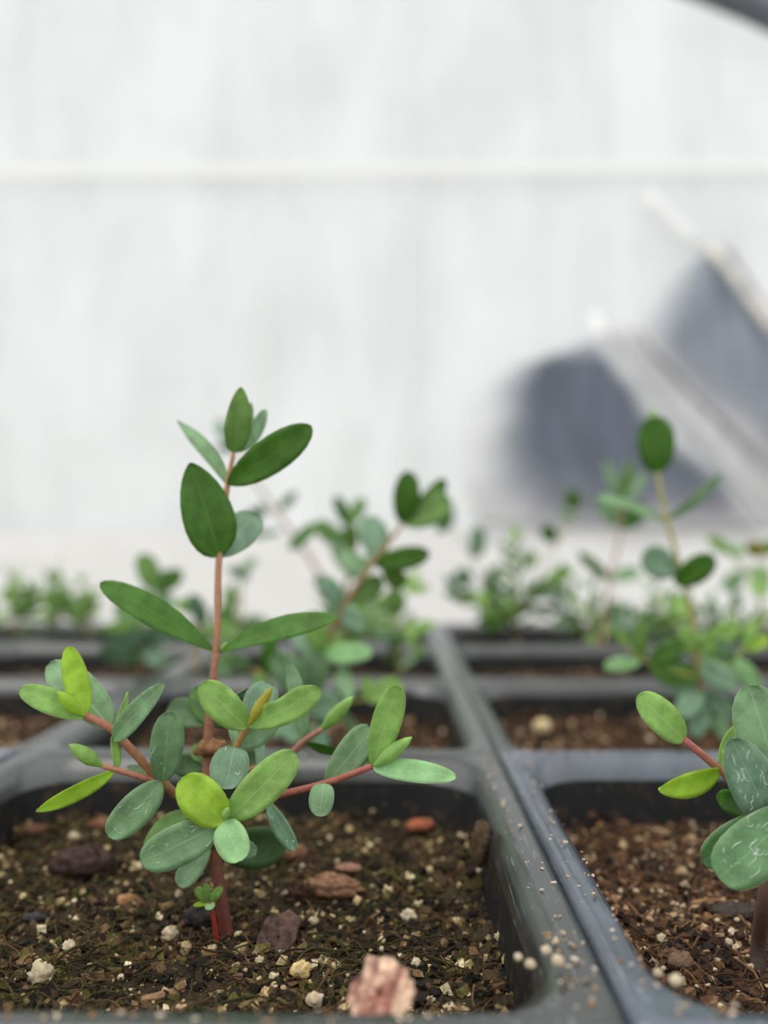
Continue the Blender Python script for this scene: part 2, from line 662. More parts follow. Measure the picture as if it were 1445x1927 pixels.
make_tray([(0, r) for r in range(4)], M_TRAY['grey'],
          'greenish grey plastic tray in the middle holding the tall foreground seedling')
make_tray([(1, 0)], M_TRAY['blue'], 'bluish grey plastic tray front right beside the long dark seam', .0006)
make_tray([(-1, 0)], M_TRAY['blue'], 'bluish tray at the left edge, only its far corner in view', .0006)
make_tray([(c, r) for c in (1, 2) for r in (1, 2, 3)], M_TRAY['back'],
          'dark plastic tray at the back right behind the bluish front tray', -.0004)
make_tray([(c, r) for c in (-1, -2) for r in (1, 2, 3)], M_TRAY['back'],
          'dark plastic tray at the back left under the blurred seedlings', -.0004)


# ------------------------------------------------------------------ soil
def soil_z(x, y, rough=1.0):
    z = -.0128 + .0016 * noise.noise((x * 45, y * 45, 1)) + rough * (.0009 * noise.noise((x * 160, y * 160, 2)) + .0005 * noise.noise((x * 420, y * 420, 4)))
    c = math.ceil((x - XS) / W - 1e-9)
    r = max(0, int((y - YS) // PITCH_Y))
    x0, x1, y0, y1 = cell_box(c, r)
    dw = min(x - x0, x1 - x, y - y0, y1 - y)
    e = max(0.0, 1 - (dw - .0062) / .0075)
    z += .0042 * min(1, e) ** 2 * (.55 + .9 * noise.noise((x * 150, y * 150, 8)))
    return RIM + z


CHIP = np.array([(-1, -1, -1), (1, -1, -1), (1, 1, -1), (-1, 1, -1), (-1, -1, 1), (1, -1, 1), (1, 1, 1), (-1, 1, 1)], float)
CHIPF = np.array([(0, 3, 2, 1), (4, 5, 6, 7), (0, 1, 5, 4), (1, 2, 6, 5), (2, 3, 7, 6), (3, 0, 4, 7)])


def rot_mats(n, flat=1.0):
    a = rng.uniform(0, 2 * np.pi, n)
    b_ = rng.normal(0, .55, n) * flat
    c_ = rng.normal(0, .55, n) * flat
    ca, sa, cb, sb, cc, sc_ = np.cos(a), np.sin(a), np.cos(b_), np.sin(b_), np.cos(c_), np.sin(c_)
    Rz = np.zeros((n, 3, 3)); Rx = np.zeros((n, 3, 3)); Ry = np.zeros((n, 3, 3))
    Rz[:, 0, 0] = ca; Rz[:, 0, 1] = -sa; Rz[:, 1, 0] = sa; Rz[:, 1, 1] = ca; Rz[:, 2, 2] = 1
    Rx[:, 1, 1] = cb; Rx[:, 1, 2] = -sb; Rx[:, 2, 1] = sb; Rx[:, 2, 2] = cb; Rx[:, 0, 0] = 1
    Ry[:, 0, 0] = cc; Ry[:, 0, 2] = sc_; Ry[:, 2, 0] = -sc_; Ry[:, 2, 2] = cc; Ry[:, 1, 1] = 1
    return np.einsum('nij,njk,nkl->nil', Rz, Rx, Ry)


PAL = {
    'mossy': [((.018, .014, .010), .30), ((.045, .029, .016), .24), ((.105, .062, .030), .18), ((.100, .085, .024), .12),
              ((.20, .125, .058), .08), ((.46, .35, .17), .08), ((.70, .58, .36), .035)],
    'brown': [((.022, .015, .012), .26), ((.055, .029, .017), .28), ((.120, .060, .030), .22), ((.22, .12, .058), .12),
              ((.42, .28, .16), .08), ((.66, .52, .36), .04)],
}


def chips(n, box, smin, smax, pal, inset=.0068):
    x0, x1, y0, y1 = box
    x = rng.uniform(x0 + inset, x1 - inset, n)
    y = rng.uniform(y0 + inset, y1 - inset, n)
    sz = smin * (smax / smin) ** (rng.uniform(0, 1, n) ** 1.6)
    cols = np.array([c for c, _ in PAL[pal]])
    pr = np.array([q for _, q in PAL[pal]])
    ci = rng.choice(len(cols), n, p=pr / pr.sum())
    col = cols[ci] * rng.uniform(.6, 1.35, (n, 1))
    pale = cols[ci].sum(1) > .9
    sz = np.where(pale, sz * .62, sz)
    S = np.stack([np.ones(n), rng.uniform(.4, .9, n), rng.uniform(.18, .6, n)], 1) * sz[:, None] * .5
    S[pale] = sz[pale][:, None] * rng.uniform(.42, .6, (pale.sum(), 3))
    V = CHIP[None] * rng.uniform(.45, 1.05, (n, 8, 3)) * S[:, None, :]
    V = np.einsum('nij,nkj->nki', rot_mats(n), V)
    z = np.array([soil_z(a, b_) for a, b_ in zip(x, y)]) + sz * .12
    V += np.stack([x, y, z], 1)[:, None, :]
    Fc = (CHIPF[None] + (np.arange(n) * 8)[:, None, None]).reshape(-1, 4)
    return V.reshape(-1, 3), Fc, np.repeat(col, 8, 0)


def fibres(n, box, lmin, lmax, pal, inset=.01):
    x0, x1, y0, y1 = box
    VV, FF, CC = [], [], []
    off = 0
    for i in range(n):
        x, y = random.uniform(x0 + inset, x1 - inset), random.uniform(y0 + inset, y1 - inset)
        L = random.uniform(lmin, lmax)
        a = random.uniform(0, 6.28)
        k = random.uniform(-1.6, 1.6)
        pts = []
        for j in range(5):
            pts.append(Vector((x, y, soil_z(x, y) + .0004 + .0009 * random.random() * (1 if 0 < j < 4 else .3))))
            x += math.cos(a) * L / 4
            y += math.sin(a) * L / 4
            x = min(max(x, x0 + .008), x1 - .008)
            y = min(max(y, y0 + .008), y1 - .008)
            a += k / 4 + random.uniform(-.3, .3)
        if pal == 'mossy':
            c = random.choice([(.07, .04, .02), (.03, .02, .012), (.12, .07, .03), (.06, .058, .018), (.04, .042, .014)])
        else:
            c = random.choice([(.16, .08, .035), (.07, .04, .02), (.24, .13, .06), (.12, .06, .03)])
        r = random.uniform(.00004, .00015)
        v, f, cc = tube(pts, [r, r * 1.3, r * .6], 4, 2, 0, c)
        VV += [tuple(q) for q in v]
        FF += [tuple(q + off for q in g) for g in f]
        CC += cc
        off += len(v)
    return VV, FF, CC


def make_soil(c, r, pal, label, nchip, smin, smax, nf, res):
    box = cell_box(c, r)
    x0, x1, y0, y1 = box
    ins = .0068
    V, Fc, C = [], [], []
    for j in range(res + 1):
        for i in range(res + 1):
            # square to rounded square
            u, v = -1 + 2 * i / res, -1 + 2 * j / res
            k = 1 - .10 * (u * u * v * v)
            hx, hy = (x1 - x0) / 2 - ins, (y1 - y0) / 2 - ins
            x, y = (x0 + x1) / 2 + u * hx * k, (y0 + y1) / 2 + v * hy * k
            e = max(abs(u), abs(v))
            z = soil_z(x, y)
            V.append((x, y, z))
            q = .5 + .5 * noise.noise((x * 130, y * 130, 7))
            q2 = .5 + .5 * noise.noise((x * 60, y * 60, 9))
            a = (.014, .011, .008) if pal == 'mossy' else (.028, .018, .012)
            b_ = (.065, .044, .022) if pal == 'mossy' else (.085, .046, .024)
            col = [a[m] * (1 - q) + b_[m] * q for m in range(3)]
            if pal == 'mossy' and q2 > .52:
                g = min(1, (q2 - .52) * 4)
                col = [col[m] * (1 - g) + (.070, .062, .016)[m] * g for m in range(3)]
            C.append(col)
    for j in range(res):
        for i in range(res):
            a = j * (res + 1) + i
            Fc.append((a, a + 1, a + res + 2, a + res + 1))
    # sides and base down to the pocket
    ring = [i for i in range(res + 1)] + [(j + 1) * (res + 1) - 1 for j in range(1, res + 1)] + \
           [res * (res + 1) + i for i in range(res - 1, -1, -1)] + [j * (res + 1) for j in range(res - 1, 0, -1)]
    o = len(V)
    mx, my = (x0 + x1) / 2, (y0 + y1) / 2
    for i in ring:
        p = V[i]
        V.append((mx + (p[0] - mx) * .90, my + (p[1] - my) * .90, RIM - .056))
        C.append(C[i])
    nr = len(ring)
    for k in range(nr):
        Fc.append((ring[k], o + k, o + (k + 1) % nr, ring[(k + 1) % nr]))
    Fc.append(tuple(o + k for k in range(nr))[::-1])
    V = np.array(V)
    Fl = [tuple(f) for f in Fc]
    C = np.array(C)
    if nchip:
        cv, cf, cc = chips(nchip, box, smin, smax, pal)
        Fl += [tuple(q) for q in (cf + len(V)).tolist()]
        V = np.vstack([V, cv]); C = np.vstack([C, cc])
    if nf:
        fv, ff, fc_ = fibres(nf, box, .002, .010, pal)
        Fl += [tuple(q + len(V) for q in g) for g in ff]
        V = np.vstack([V, np.array(fv)]); C = np.vstack([C, np.array(fc_)])
    base = np.array((mx, my, RIM - .056))
    me = mesh('potting_soil', (V - base).tolist(), Fl, False, C)
    ob = link('potting_soil', me, None, Vector(base), [M_SOIL])
    return tag(ob, label, 'soil', None, 'stuff')


make_soil(0, 0, 'mossy', 'dark mossy potting soil around the tall foreground seedling', 17000, .00025, .0024, 900, 110)
make_soil(1, 0, 'brown', 'brown crumbly potting soil in the bluish front right tray', 17000, .00025, .0024, 700, 110)
make_soil(0, 1, 'brown', 'blurred brown soil in the second cell of the middle tray', 3500, .0006, .0034, 150, 50)
make_soil(1, 1, 'brown', 'blurred orange-brown soil behind the bluish tray, under the tall thin seedling', 3500, .0006, .0036, 150, 50)
make_soil(-1, 1, 'brown', 'blurred brown soil left of the middle tray, second row', 3000, .0006, .0034, 100, 50)
make_soil(-1, 0, 'brown', 'brown soil in the bluish tray at the left edge', 600, .001, .003, 0, 30)
for c, r, lb in ((0, 2, 'dark soil in the third cell of the middle tray'), (0, 3, 'dark soil in the farthest cell of the middle tray'),
                 (1, 2, 'reddish brown blurred strip of soil right of the seam, third row'), (1, 3, 'soil in the farthest row right of the seam'),
                 (2, 1, 'soil at the right edge, second row'), (2, 2, 'soil at the right edge, third row'), (2, 3, 'soil in the far right corner cell'),
                 (-1, 2, 'blurred soil under the bushy blue-green seedling on the left'), (-1, 3, 'soil in the far left row next to the middle tray'),
                 (-2, 1, 'soil beyond the left edge, second row'), (-2, 2, 'brown blurred soil at the left edge, third row'),
                 (-2, 3, 'brown blurred soil at the left edge in the farthest row')):
    make_soil(c, r, 'brown', lb, 900, .001, .0035, 0, 24)


# specks of soil on the rims
def specks(n, boxes, label, zoff):
    VV, FF, CC = [], [], []
    off = 0
    cols = [(.55, .40, .25), (.40, .24, .12), (.66, .55, .40), (.30, .17, .08), (.6, .5, .4)]
    for i in range(n):
        x0, x1, y0, y1, zf = random.choice(boxes)
        x, y = random.uniform(x0, x1), random.uniform(y0, y1)
        l = random.choice([.00025, .0003, .0004, .0005, .0007]) * random.uniform(.6, 1.2)
        a = random.uniform(0, 3.14)
        R_ = Matrix.Rotation(a, 3, 'Z') @ Matrix.Rotation(random.uniform(-.3, .3), 3, 'X')
        z = zf + zoff
        for q in CHIP:
            v = Vector((q[0] * l * .5, q[1] * l * .28, q[2] * l * .18)) * random.uniform(.6, 1)
            v = R_ @ v
            VV.append((x + v.x, y + v.y, z + l * .12 + v.z))
            CC.append(random.choice(cols) if q is CHIP[0] else None)
        c = random.choice(cols)
        for k in range(8):
            CC[off + k] = c
        FF += [tuple(int(q) + off for q in f) for f in CHIPF]
        off += 8
    b0 = Vector(VV[0])
    ob = link('soil_specks', mesh('soil_specks', [Vector(v) - b0 for v in VV], FF, False, CC), None, b0, [M_GRAIN])
    tag(ob, label, 'soil specks', None, 'stuff')


b00 = cell_box(0, 0)
specks(240, [(XS - .0048, XS - .0008, .082, .176, RIM + .0001), (-.055, XS - .012, b00[2] + .0012, b00[2] + .004, RIM + .0001),
             (-.065, XS - .012, b00[3] - .004, b00[3] + .003, RIM), (XS - .0048, XS - .0008, .08, .10, RIM + .0001)],
       'tiny tan soil specks strewn on the greenish grey tray rim', .0)
specks(240, [(XS + .0008, XS + .0048, .082, .176, RIM + .0007), (XS + .004, XS + .045, b00[2] + .0012, b00[2] + .004, RIM + .0007),
             (XS + .004, XS + .06, b00[3] - .004, b00[3] - .0012, RIM + .0006)],
       'tiny tan soil specks strewn on the bluish tray rim', .0)


# ------------------------------------------------------------------ things lying on the soil
def lump(name, p, size, col, col2, label, cat, m, seed, group=None, rot=0.0, rough=.28, sub=(14, 9), sink=.25, tilt=0.0, freq=2.2):
    """irregular rounded lump: size = half extents"""
    nu, nv = sub
    V, Fc, C = [], [], []
    for j in range(nv + 1):
        th = math.pi * j / nv
        for i in range(nu):
            a = 2 * math.pi * i / nu
            d = Vector((math.sin(th) * math.cos(a), math.sin(th) * math.sin(a), math.cos(th)))
            k = 1 + rough * noise.noise(d * freq + Vector((seed * 3.1, seed, 0))) + rough * .5 * noise.noise(d * freq * 2.7 + Vector((0, seed, seed)))
            V.append(Vector((d.x * size[0] * k, d.y * size[1] * k, d.z * size[2] * k)))
            q = .5 + .9 * noise.noise(d * freq * 2.1 + Vector((seed, 5, seed * 2)))
            q = min(1, max(0, q))
            C.append([col[m_] * (1 - q) + col2[m_] * q for m_ in range(3)])
    for j in range(nv):
        for i in range(nu):
            a, b_ = j * nu + i, j * nu + (i + 1) % nu
            Fc.append((a, a + nu, b_ + nu, b_))
    Rm = Matrix.Rotation(rot, 3, 'Z') @ Matrix.Rotation(tilt, 3, 'X')
    V = [Rm @ v for v in V]
    zmin = min(v.z for v in V)
    base = Vector((p.x, p.y, p.z))
    V = [v - Vector((0, 0, zmin + size[2] * 2 * sink)) for v in V]
    o = link(name, mesh(name, V, Fc, True, C), None, base, [m])
    return tag(o, label, cat, group)


def on_soil(px, py):
    """point of the soil surface seen at a pixel"""
    d = CAMM @ Vector(((px - 722.5) / F, -(py - 963.5) / F, -1.0))
    t = .12
    for _ in range(12):
        p = CAMP + d * t
        t = (soil_z(p.x, p.y) - CAMP.z) / d.z
    return CAMP + d * t


def on_plane(px, py, z):
    d = CAMM @ Vector(((px - 722.5) / F, -(py - 963.5) / F, -1.0))
    return CAMP + d * ((z - CAMP.z) / d.z)


def chip_at(px, py, wpx, hpx, dpx, col, col2, label, seed, rot=0, rough=.35, tilt=0, name='bark_chip', cat='bark chip', m=None, sub=(18, 12), sink=.12, freq=2.2):
    p = on_soil(px, py)
    k = p.y / F
    return lump(name, p, (wpx * k / 2, dpx * k / 2, hpx * k / 2), col, col2, label, cat, m or M_BARK, seed, None, rot, rough, sub, sink, tilt, freq)


chip_at(628, 1690, 98, 44, 60, (.13, .06, .035), (.36, .20, .11), 'rough brown bark nugget lying right of the tall seedling stem', 5, -.15, .35, sub=(28, 18), freq=3)
chip_at(150, 1650, 115, 55, 70, (.030, .018, .016), (.075, .040, .034), 'dark brown bark lump lying at the left of the mossy soil', 8, .2, .4, sub=(28, 18))
chip_at(568, 1702, 36, 44, 26, (.045, .022, .016), (.09, .045, .03), 'small dark wedge of bark touching the rough brown nugget', 15, .4, .4, .3)
chip_at(380, 1745, 60, 44, 45, (.020, .018, .018), (.05, .045, .042), 'black charcoal-like lump beside the stem base', 17, .2, .45)
chip_at(565, 1842, 40, 30, 25, (.66, .42, .10), (.75, .62, .35), 'yellow and cream wood chip lying left of the large pink chip', 19, .3, .4)
chip_at(790, 1562, 54, 22, 34, (.36, .11, .055), (.26, .08, .04), 'flat reddish brown bark chip at the back right of the mossy soil', 21, .2, .25)
chip_at(240, 1706, 40, 24, 30, (.28, .13, .05), (.38, .21, .09), 'orange-brown bark chip left of the small weed sprout', 23, .1, .35)
chip_at(135, 1612, 76, 12, 14, (.26, .13, .08), (.36, .20, .12), 'pale brown splinter lying behind the dark lump on the left', 25, .1, .2)
chip_at(200, 1560, 70, 22, 30, (.14, .06, .035), (.24, .11, .06), 'reddish wood splinter behind the low left leaves', 27, -.1, .3)
chip_at(60, 1570, 50, 20, 30, (.10, .05, .03), (.18, .09, .05), 'brown bark piece by the left wall of the front cell', 29, .2, .3)
chip_at(62, 1735, 44, 16, 24, (.022, .022, .024), (.05, .05, .05), 'thin black flake on the soil at the far left', 31, .1, .3)
chip_at(655, 1640, 52, 15, 26, (.24, .12, .08), (.34, .19, .12), 'flat tan bark flake behind the rough brown nugget', 33, .0, .25)
chip_at(310, 1880, 120, 16, 20, (.20, .11, .055), (.32, .19, .10), 'long tan splinter lying at the front left of the mossy soil', 35, .42, .2)
chip_at(905, 1625, 36, 80, 30, (.055, .035, .022), (.14, .09, .05), 'ragged dark bark strip upright against the right wall of the front cell', 37, .2, .4)
chip_at(530, 1622, 90, 28, 40, (.20, .10, .05), (.34, .19, .10), 'ragged orange-brown root clump under the right leaves', 39, .2, .6, sub=(24, 14), freq=4)


def plate(px_outline, Y, lean, th, col, col2, label, cat, seed, base):
    """flat irregular bark plate with the given outline, leaning back by lean metres from bottom to top"""
    cxp = sum(q[0] for q in px_outline) / len(px_outline)
    cyp = sum(q[1] for q in px_outline) / len(px_outline)
    ymin, ymax = min(q[1] for q in px_outline), max(q[1] for q in px_outline)
    fine_ = []
    n = len(px_outline)
    for i in range(n):
        a, b_ = px_outline[i], px_outline[(i + 1) % n]
        for k in range(8):
            f = k / 8
            x, y = a[0] + (b_[0] - a[0]) * f, a[1] + (b_[1] - a[1]) * f
            j = 1 + .07 * noise.noise((x * .11, y * .11, seed)) + .04 * noise.noise((x * .3, y * .3, seed))
            fine_.append((cxp + (x - cxp) * j, cyp + (y - cyp) * j))
    V, Fc, C = [], [], []
    m = len(fine_)
    rings = [.06, .18, .3, .42, .54, .66, .78, .88, .95, 1.0]
    for side in (0, 1):
        for q in rings:
            for (x, y) in fine_:
                X, Y_ = cxp + (x - cxp) * q, cyp + (y - cyp) * q
                h = .7 * noise.noise((X * .045, Y_ * .02, seed)) + .35 * noise.noise((X * .13, Y_ * .06, seed + 4))
                d = Y + lean * (ymax - Y_) / (ymax - ymin)
                off = (th * .5 * (1 - .5 * q ** 4) + th * .35 * h * (1 if q < 1 else .3)) * (-1 if side == 0 else 1)
                V.append(P(X, Y_, d) + Vector((0, off, 0)) - base)
                e = noise.noise(((X - cxp + .25 * (Y_ - cyp)) * .055, Y_ * .012, seed + 2)) * 1.5 + .8 * noise.noise((X * .15, Y_ * .10, seed + 7)) + .25 * max(0, (q - .7) / .3)
                e = min(1, max(0, .38 + e))
                C.append([col[k] * (1 - e) + col2[k] * e for k in range(3)])
    nr = len(rings)
    for side in (0, 1):
        o = side * nr * m
        for i in range(nr - 1):
            for k in range(m):
                a, b_ = o + i * m + k, o + i * m + (k + 1) % m
                Fc.append((a, b_, b_ + m, a + m) if side == 0 else (a, a + m, b_ + m, b_))
        Fc.append(tuple(o + k for k in range(m)))
    o1, o2 = (nr - 1) * m, (2 * nr - 1) * m
    for k in range(m):
        Fc.append((o1 + k, o1 + (k + 1) % m, o2 + (k + 1) % m, o2 + k))
    return tag(link('bark_chip', mesh('bark_chip', V, Fc, True, C), None, base, [M_BARK]), label, cat)


plate([(690, 1801), (738, 1803), (768, 1828), (780, 1862), (770, 1896), (742, 1918), (700, 1921), (664, 1913), (654, 1880), (662, 1850), (682, 1832)],
      .0815, .006, .0011, (.22, .085, .065), (.62, .42, .30), 'large pinkish flat bark chip standing at the front edge of the mossy soil', 'bark chip', 3, P(716, 1918, .0815))
fb_ = on_soil(520, 1800)
plate([(482, 1772), (500, 1728), (545, 1712), (568, 1728), (556, 1768), (528, 1808), (496, 1806)],
      fb_.y, .006, .0008, (.060, .034, .030), (.12, .07, .055), 'flat dark brown bark flake leaning right of the stem base', 'bark chip', 12, fb_)
# right front cell
chip_at(1385, 1725, 100, 26, 50, (.032, .024, .022), (.07, .05, .042), 'wide dark flat chip beside the grey stem on the right', 41, .1, .3)
chip_at(1327, 1703, 62, 12, 14, (.26, .13, .06), (.38, .21, .10), 'tan splinter lying behind the wide dark chip on the right', 43, .25, .25)
chip_at(1158, 1700, 18, 12, 60, (.22, .12, .06), (.32, .18, .09), 'thin brown splinter against the bluish tray wall', 45, .35, .2)
chip_at(1282, 1826, 52, 30, 40, (.12, .07, .04), (.22, .14, .09), 'brown chip near the front of the right cell', 47, .2, .4)
chip_at(1262, 1808, 44, 22, 30, (.10, .05, .028), (.17, .09, .05), 'reddish fibre lump at the front of the right cell', 49, .2, .6)
chip_at(1020, 1380, 34, 30, 34, (.62, .47, .25), (.74, .60, .36), 'blurred round yellow-tan grain in the cell behind the bluish tray', 51, 0, .15, name='perlite_grain', cat='grain', m=M_GRAIN)
chip_at(1345, 1385, 60, 30, 50, (.28, .07, .05), (.40, .16, .10), 'blurred reddish bark chip under the thin tall seedling on the right', 53, 0, .3)

# bigger single grains, each told apart by where it lies
PC, PC2 = (.44, .34, .20), (.70, .60, .44)
for (px, py, s_, lb) in ((945, 1772, 27, 'round whitish pebble by the right wall of the front cell'),
                         (928, 1700, 26, 'pale tan grain near the ragged bark strip at the right wall'),
                         (1258, 1527, 30, 'whitish perlite piece at the back of the right cell'),
                         (130, 1792, 28, 'cream perlite piece at the front left of the mossy soil'),
                         (75, 1850, 46, 'broad cream perlite flake at the lower left'),
                         (320, 1770, 34, 'cream perlite lump left of the stem base'),
                         (350, 1790, 24, 'tan grain beside the cream lump left of the stem base'),
                         (138, 1583, 20, 'round cream grain at the back left of the mossy soil'),
                         (488, 1815, 18, 'small cream stick-like grain right of the stem'),
                         (590, 1740, 18, 'orange-cream grain below the rough brown nugget'),
                         (770, 1735, 28, 'orange crumbly grain right of the rough brown nugget'),
                         (860, 1742, 20, 'tan grain in the right half of the mossy soil'),
                         (592, 1893, 30, 'pale grain left of the large pink chip at the front'),
                         (783, 1820, 20, 'cream grain just right of the large pink chip'),
                         (810, 1890, 18, 'cream grain at the front edge, right of the pink chip'),
                         (1275, 1720, 16, 'small cream grain left of the tan splinter on the right'),
                         (1245, 1775, 20, 'bright white grain in the middle of the right cell'),
                         (1372, 1780, 15, 'cream ring-like grain left of the grey stem'),
                         (1350, 1815, 14, 'oblong cream grain near the front of the right cell'),
                         (1285, 1650, 22, 'round tan grain left of the drooping leaf on the right'),
                         (1172, 1600, 18, 'tan grain near the back of the right cell')):
    p = on_soil(px, py)
    k = p.y / F
    lump('perlite_grain', p, (s_ * k / 2, s_ * k / 2.3, s_ * k / 2.4), PC if 'tan' not in lb else (.38, .25, .12), PC2 if 'tan' not in lb else (.56, .42, .26), lb, 'grain', M_GRAIN, px * .37, None, random.random() * 3, .55, (16, 11), .2, 0, 2.8)
for (px, py, s_, lb, z) in ((1050, 1818, 24, 'round pale grain resting on the tray seam at the front', RIM + .0003),
                            (1028, 1797, 20, 'orange-tan grain behind the round pale grain on the tray rim', RIM + .0003),
                            (998, 1822, 20, 'yellowish grain on the rounded corner of the greenish tray', RIM + .0001),
                            (975, 1808, 16, 'white grain on the inner corner of the greenish tray', RIM),
                            (1272, 1856, 26, 'large pale grain on the inner edge of the bluish tray', RIM - .0005),
                            (1238, 1838, 18, 'tan grain on the inner edge of the bluish tray', RIM - .0005)):
    p = on_plane(px, py, z)
    k = p.y / F
    lump('perlite_grain', p, (s_ * k / 2, s_ * k / 2.2, s_ * k / 2.3), PC, PC2, lb, 'grain', M_GRAIN, px * .53, None, random.random() * 3, .25, (12, 8), .05)
# many look-alike grains
for (c, r, n, lb, grp) in ((0, 0, 85, 'small pale perlite grain in the mossy soil around the tall seedling', 'small perlite grains in the mossy soil'),
                           (1, 0, 85, 'small pale grain in the brown soil of the bluish tray', 'small grains in the brown soil')):
    x0, x1, y0, y1 = cell_box(c, r)
    for i in range(n):
        x, y = random.uniform(max(x0, -.062) + .009, min(x1, .062) - .009), random.uniform(y0 + .012, y1 - .010)
        s_ = random.uniform(.00016, .00048)
        tan = random.random() < .45
        lump('perlite_grain', Vector((x, y, soil_z(x, y) + s_ * .5)), (s_, s_ * random.uniform(.7, 1), s_ * random.uniform(.6, .9)),
             (.40, .26, .13) if tan else (.58, .46, .28), (.56, .41, .24) if tan else (.72, .62, .44), lb, 'grain', M_GRAIN, i * 1.7 + c, grp, random.random() * 3, .35, (8, 6), .1)


# ------------------------------------------------------------------ plants
def leaf_mesh(base, tip, nrm, wid, a=.62, b=.55, curl=.05, fold=.12, wave=.02, nu=12, nv=3, th=.00022, seed=0, marks=0, notch=None):
    """leaf blade from base to tip with rounded outline; verts relative to base"""
    ax = tip - base
    L = ax.length
    t_ = ax / L
    n = (nrm - t_ * nrm.dot(t_)).normalized()
    s_ = t_.cross(n)
    mx_ = (a / (a + b)) ** a * (b / (a + b)) ** b
    seed = seed or random.random() * 100

    def surf(u, v):
        uu = min(max(u, 0), 1)
        hw = .5 * wid * (max(uu, 1e-6) ** a) * (max(1 - uu, 0) ** b) / mx_
        hw = max(hw, wid * .012 if uu < .5 else 0)
        if notch and abs(uu - notch[0]) < .16 and v * notch[1] > 0:
            hw *= 1 - .28 * math.cos((uu - notch[0]) / .16 * math.pi / 2) ** 2
        off = curl * L * 4 * uu * (1 - uu) + fold * wid * abs(v) ** 1.4 * min(1, uu * 5) * (1 - .6 * uu)
        off += wave * wid * math.sin(uu * 9 + seed + v * 1.3) * abs(v)
        return t_ * (uu * L) + s_ * (hw * v) + n * off

    V, UV, Fc = [], [], []
    us = [.5 - .5 * math.cos(math.pi * i / nu) for i in range(nu + 1)]
    vs = [j / nv for j in range(-nv, nv + 1)]
    m = len(vs)
    for lay in (0, 1):
        for u in us:
            for v in vs:
                p = surf(u, v)
                if lay:
                    p = p - n * (th * (1 - abs(v) ** 3) * (1 if 0 < u < 1 else 0) + th * .05)
                V.append(p)
                UV.append((u, .5 + .5 * v))
    o = (nu + 1) * m
    for i in range(nu):
        for j in range(m - 1):
            q = i * m + j
            Fc.append((q, q + 1, q + m + 1, q + m))
            Fc.append((o + q, o + q + m, o + q + m + 1, o + q + 1))
        q = i * m
        Fc.append((q, q + m, o + q + m, o + q))
        q = i * m + m - 1
        Fc.append((q, o + q, o + q + m, q + m))
    nleaf = len(Fc)
    for k in range(marks):
        big = random.random() < .3
        u, v = random.uniform(.15, .9), random.uniform(-.7, .7)
        ang = random.uniform(0, 6.28)
        pts = []
        stp = (.040 if big else .016)
        for j in range(random.randint(4, 8)):
            pts.append(surf(min(max(u, .03), .97), min(max(v, -.93), .93)) + n * .00006)
            u += math.cos(ang) * stp
            v += math.sin(ang) * stp * 2.2
            ang += random.uniform(-1.5, 1.5)
        r = random.uniform(.000018, .000036) * (1.6 if big else 1)
        tv, tf, _ = tube(pts, [r * .4, r, r * .5], 4, 3)
        off = len(V)
        V += tv
        UV += [(.5, .5)] * len(tv)
        Fc += [tuple(x + off for x in f) for f in tf]
    me = mesh('leaf', V, Fc, True, None, UV)
    return me, nleaf


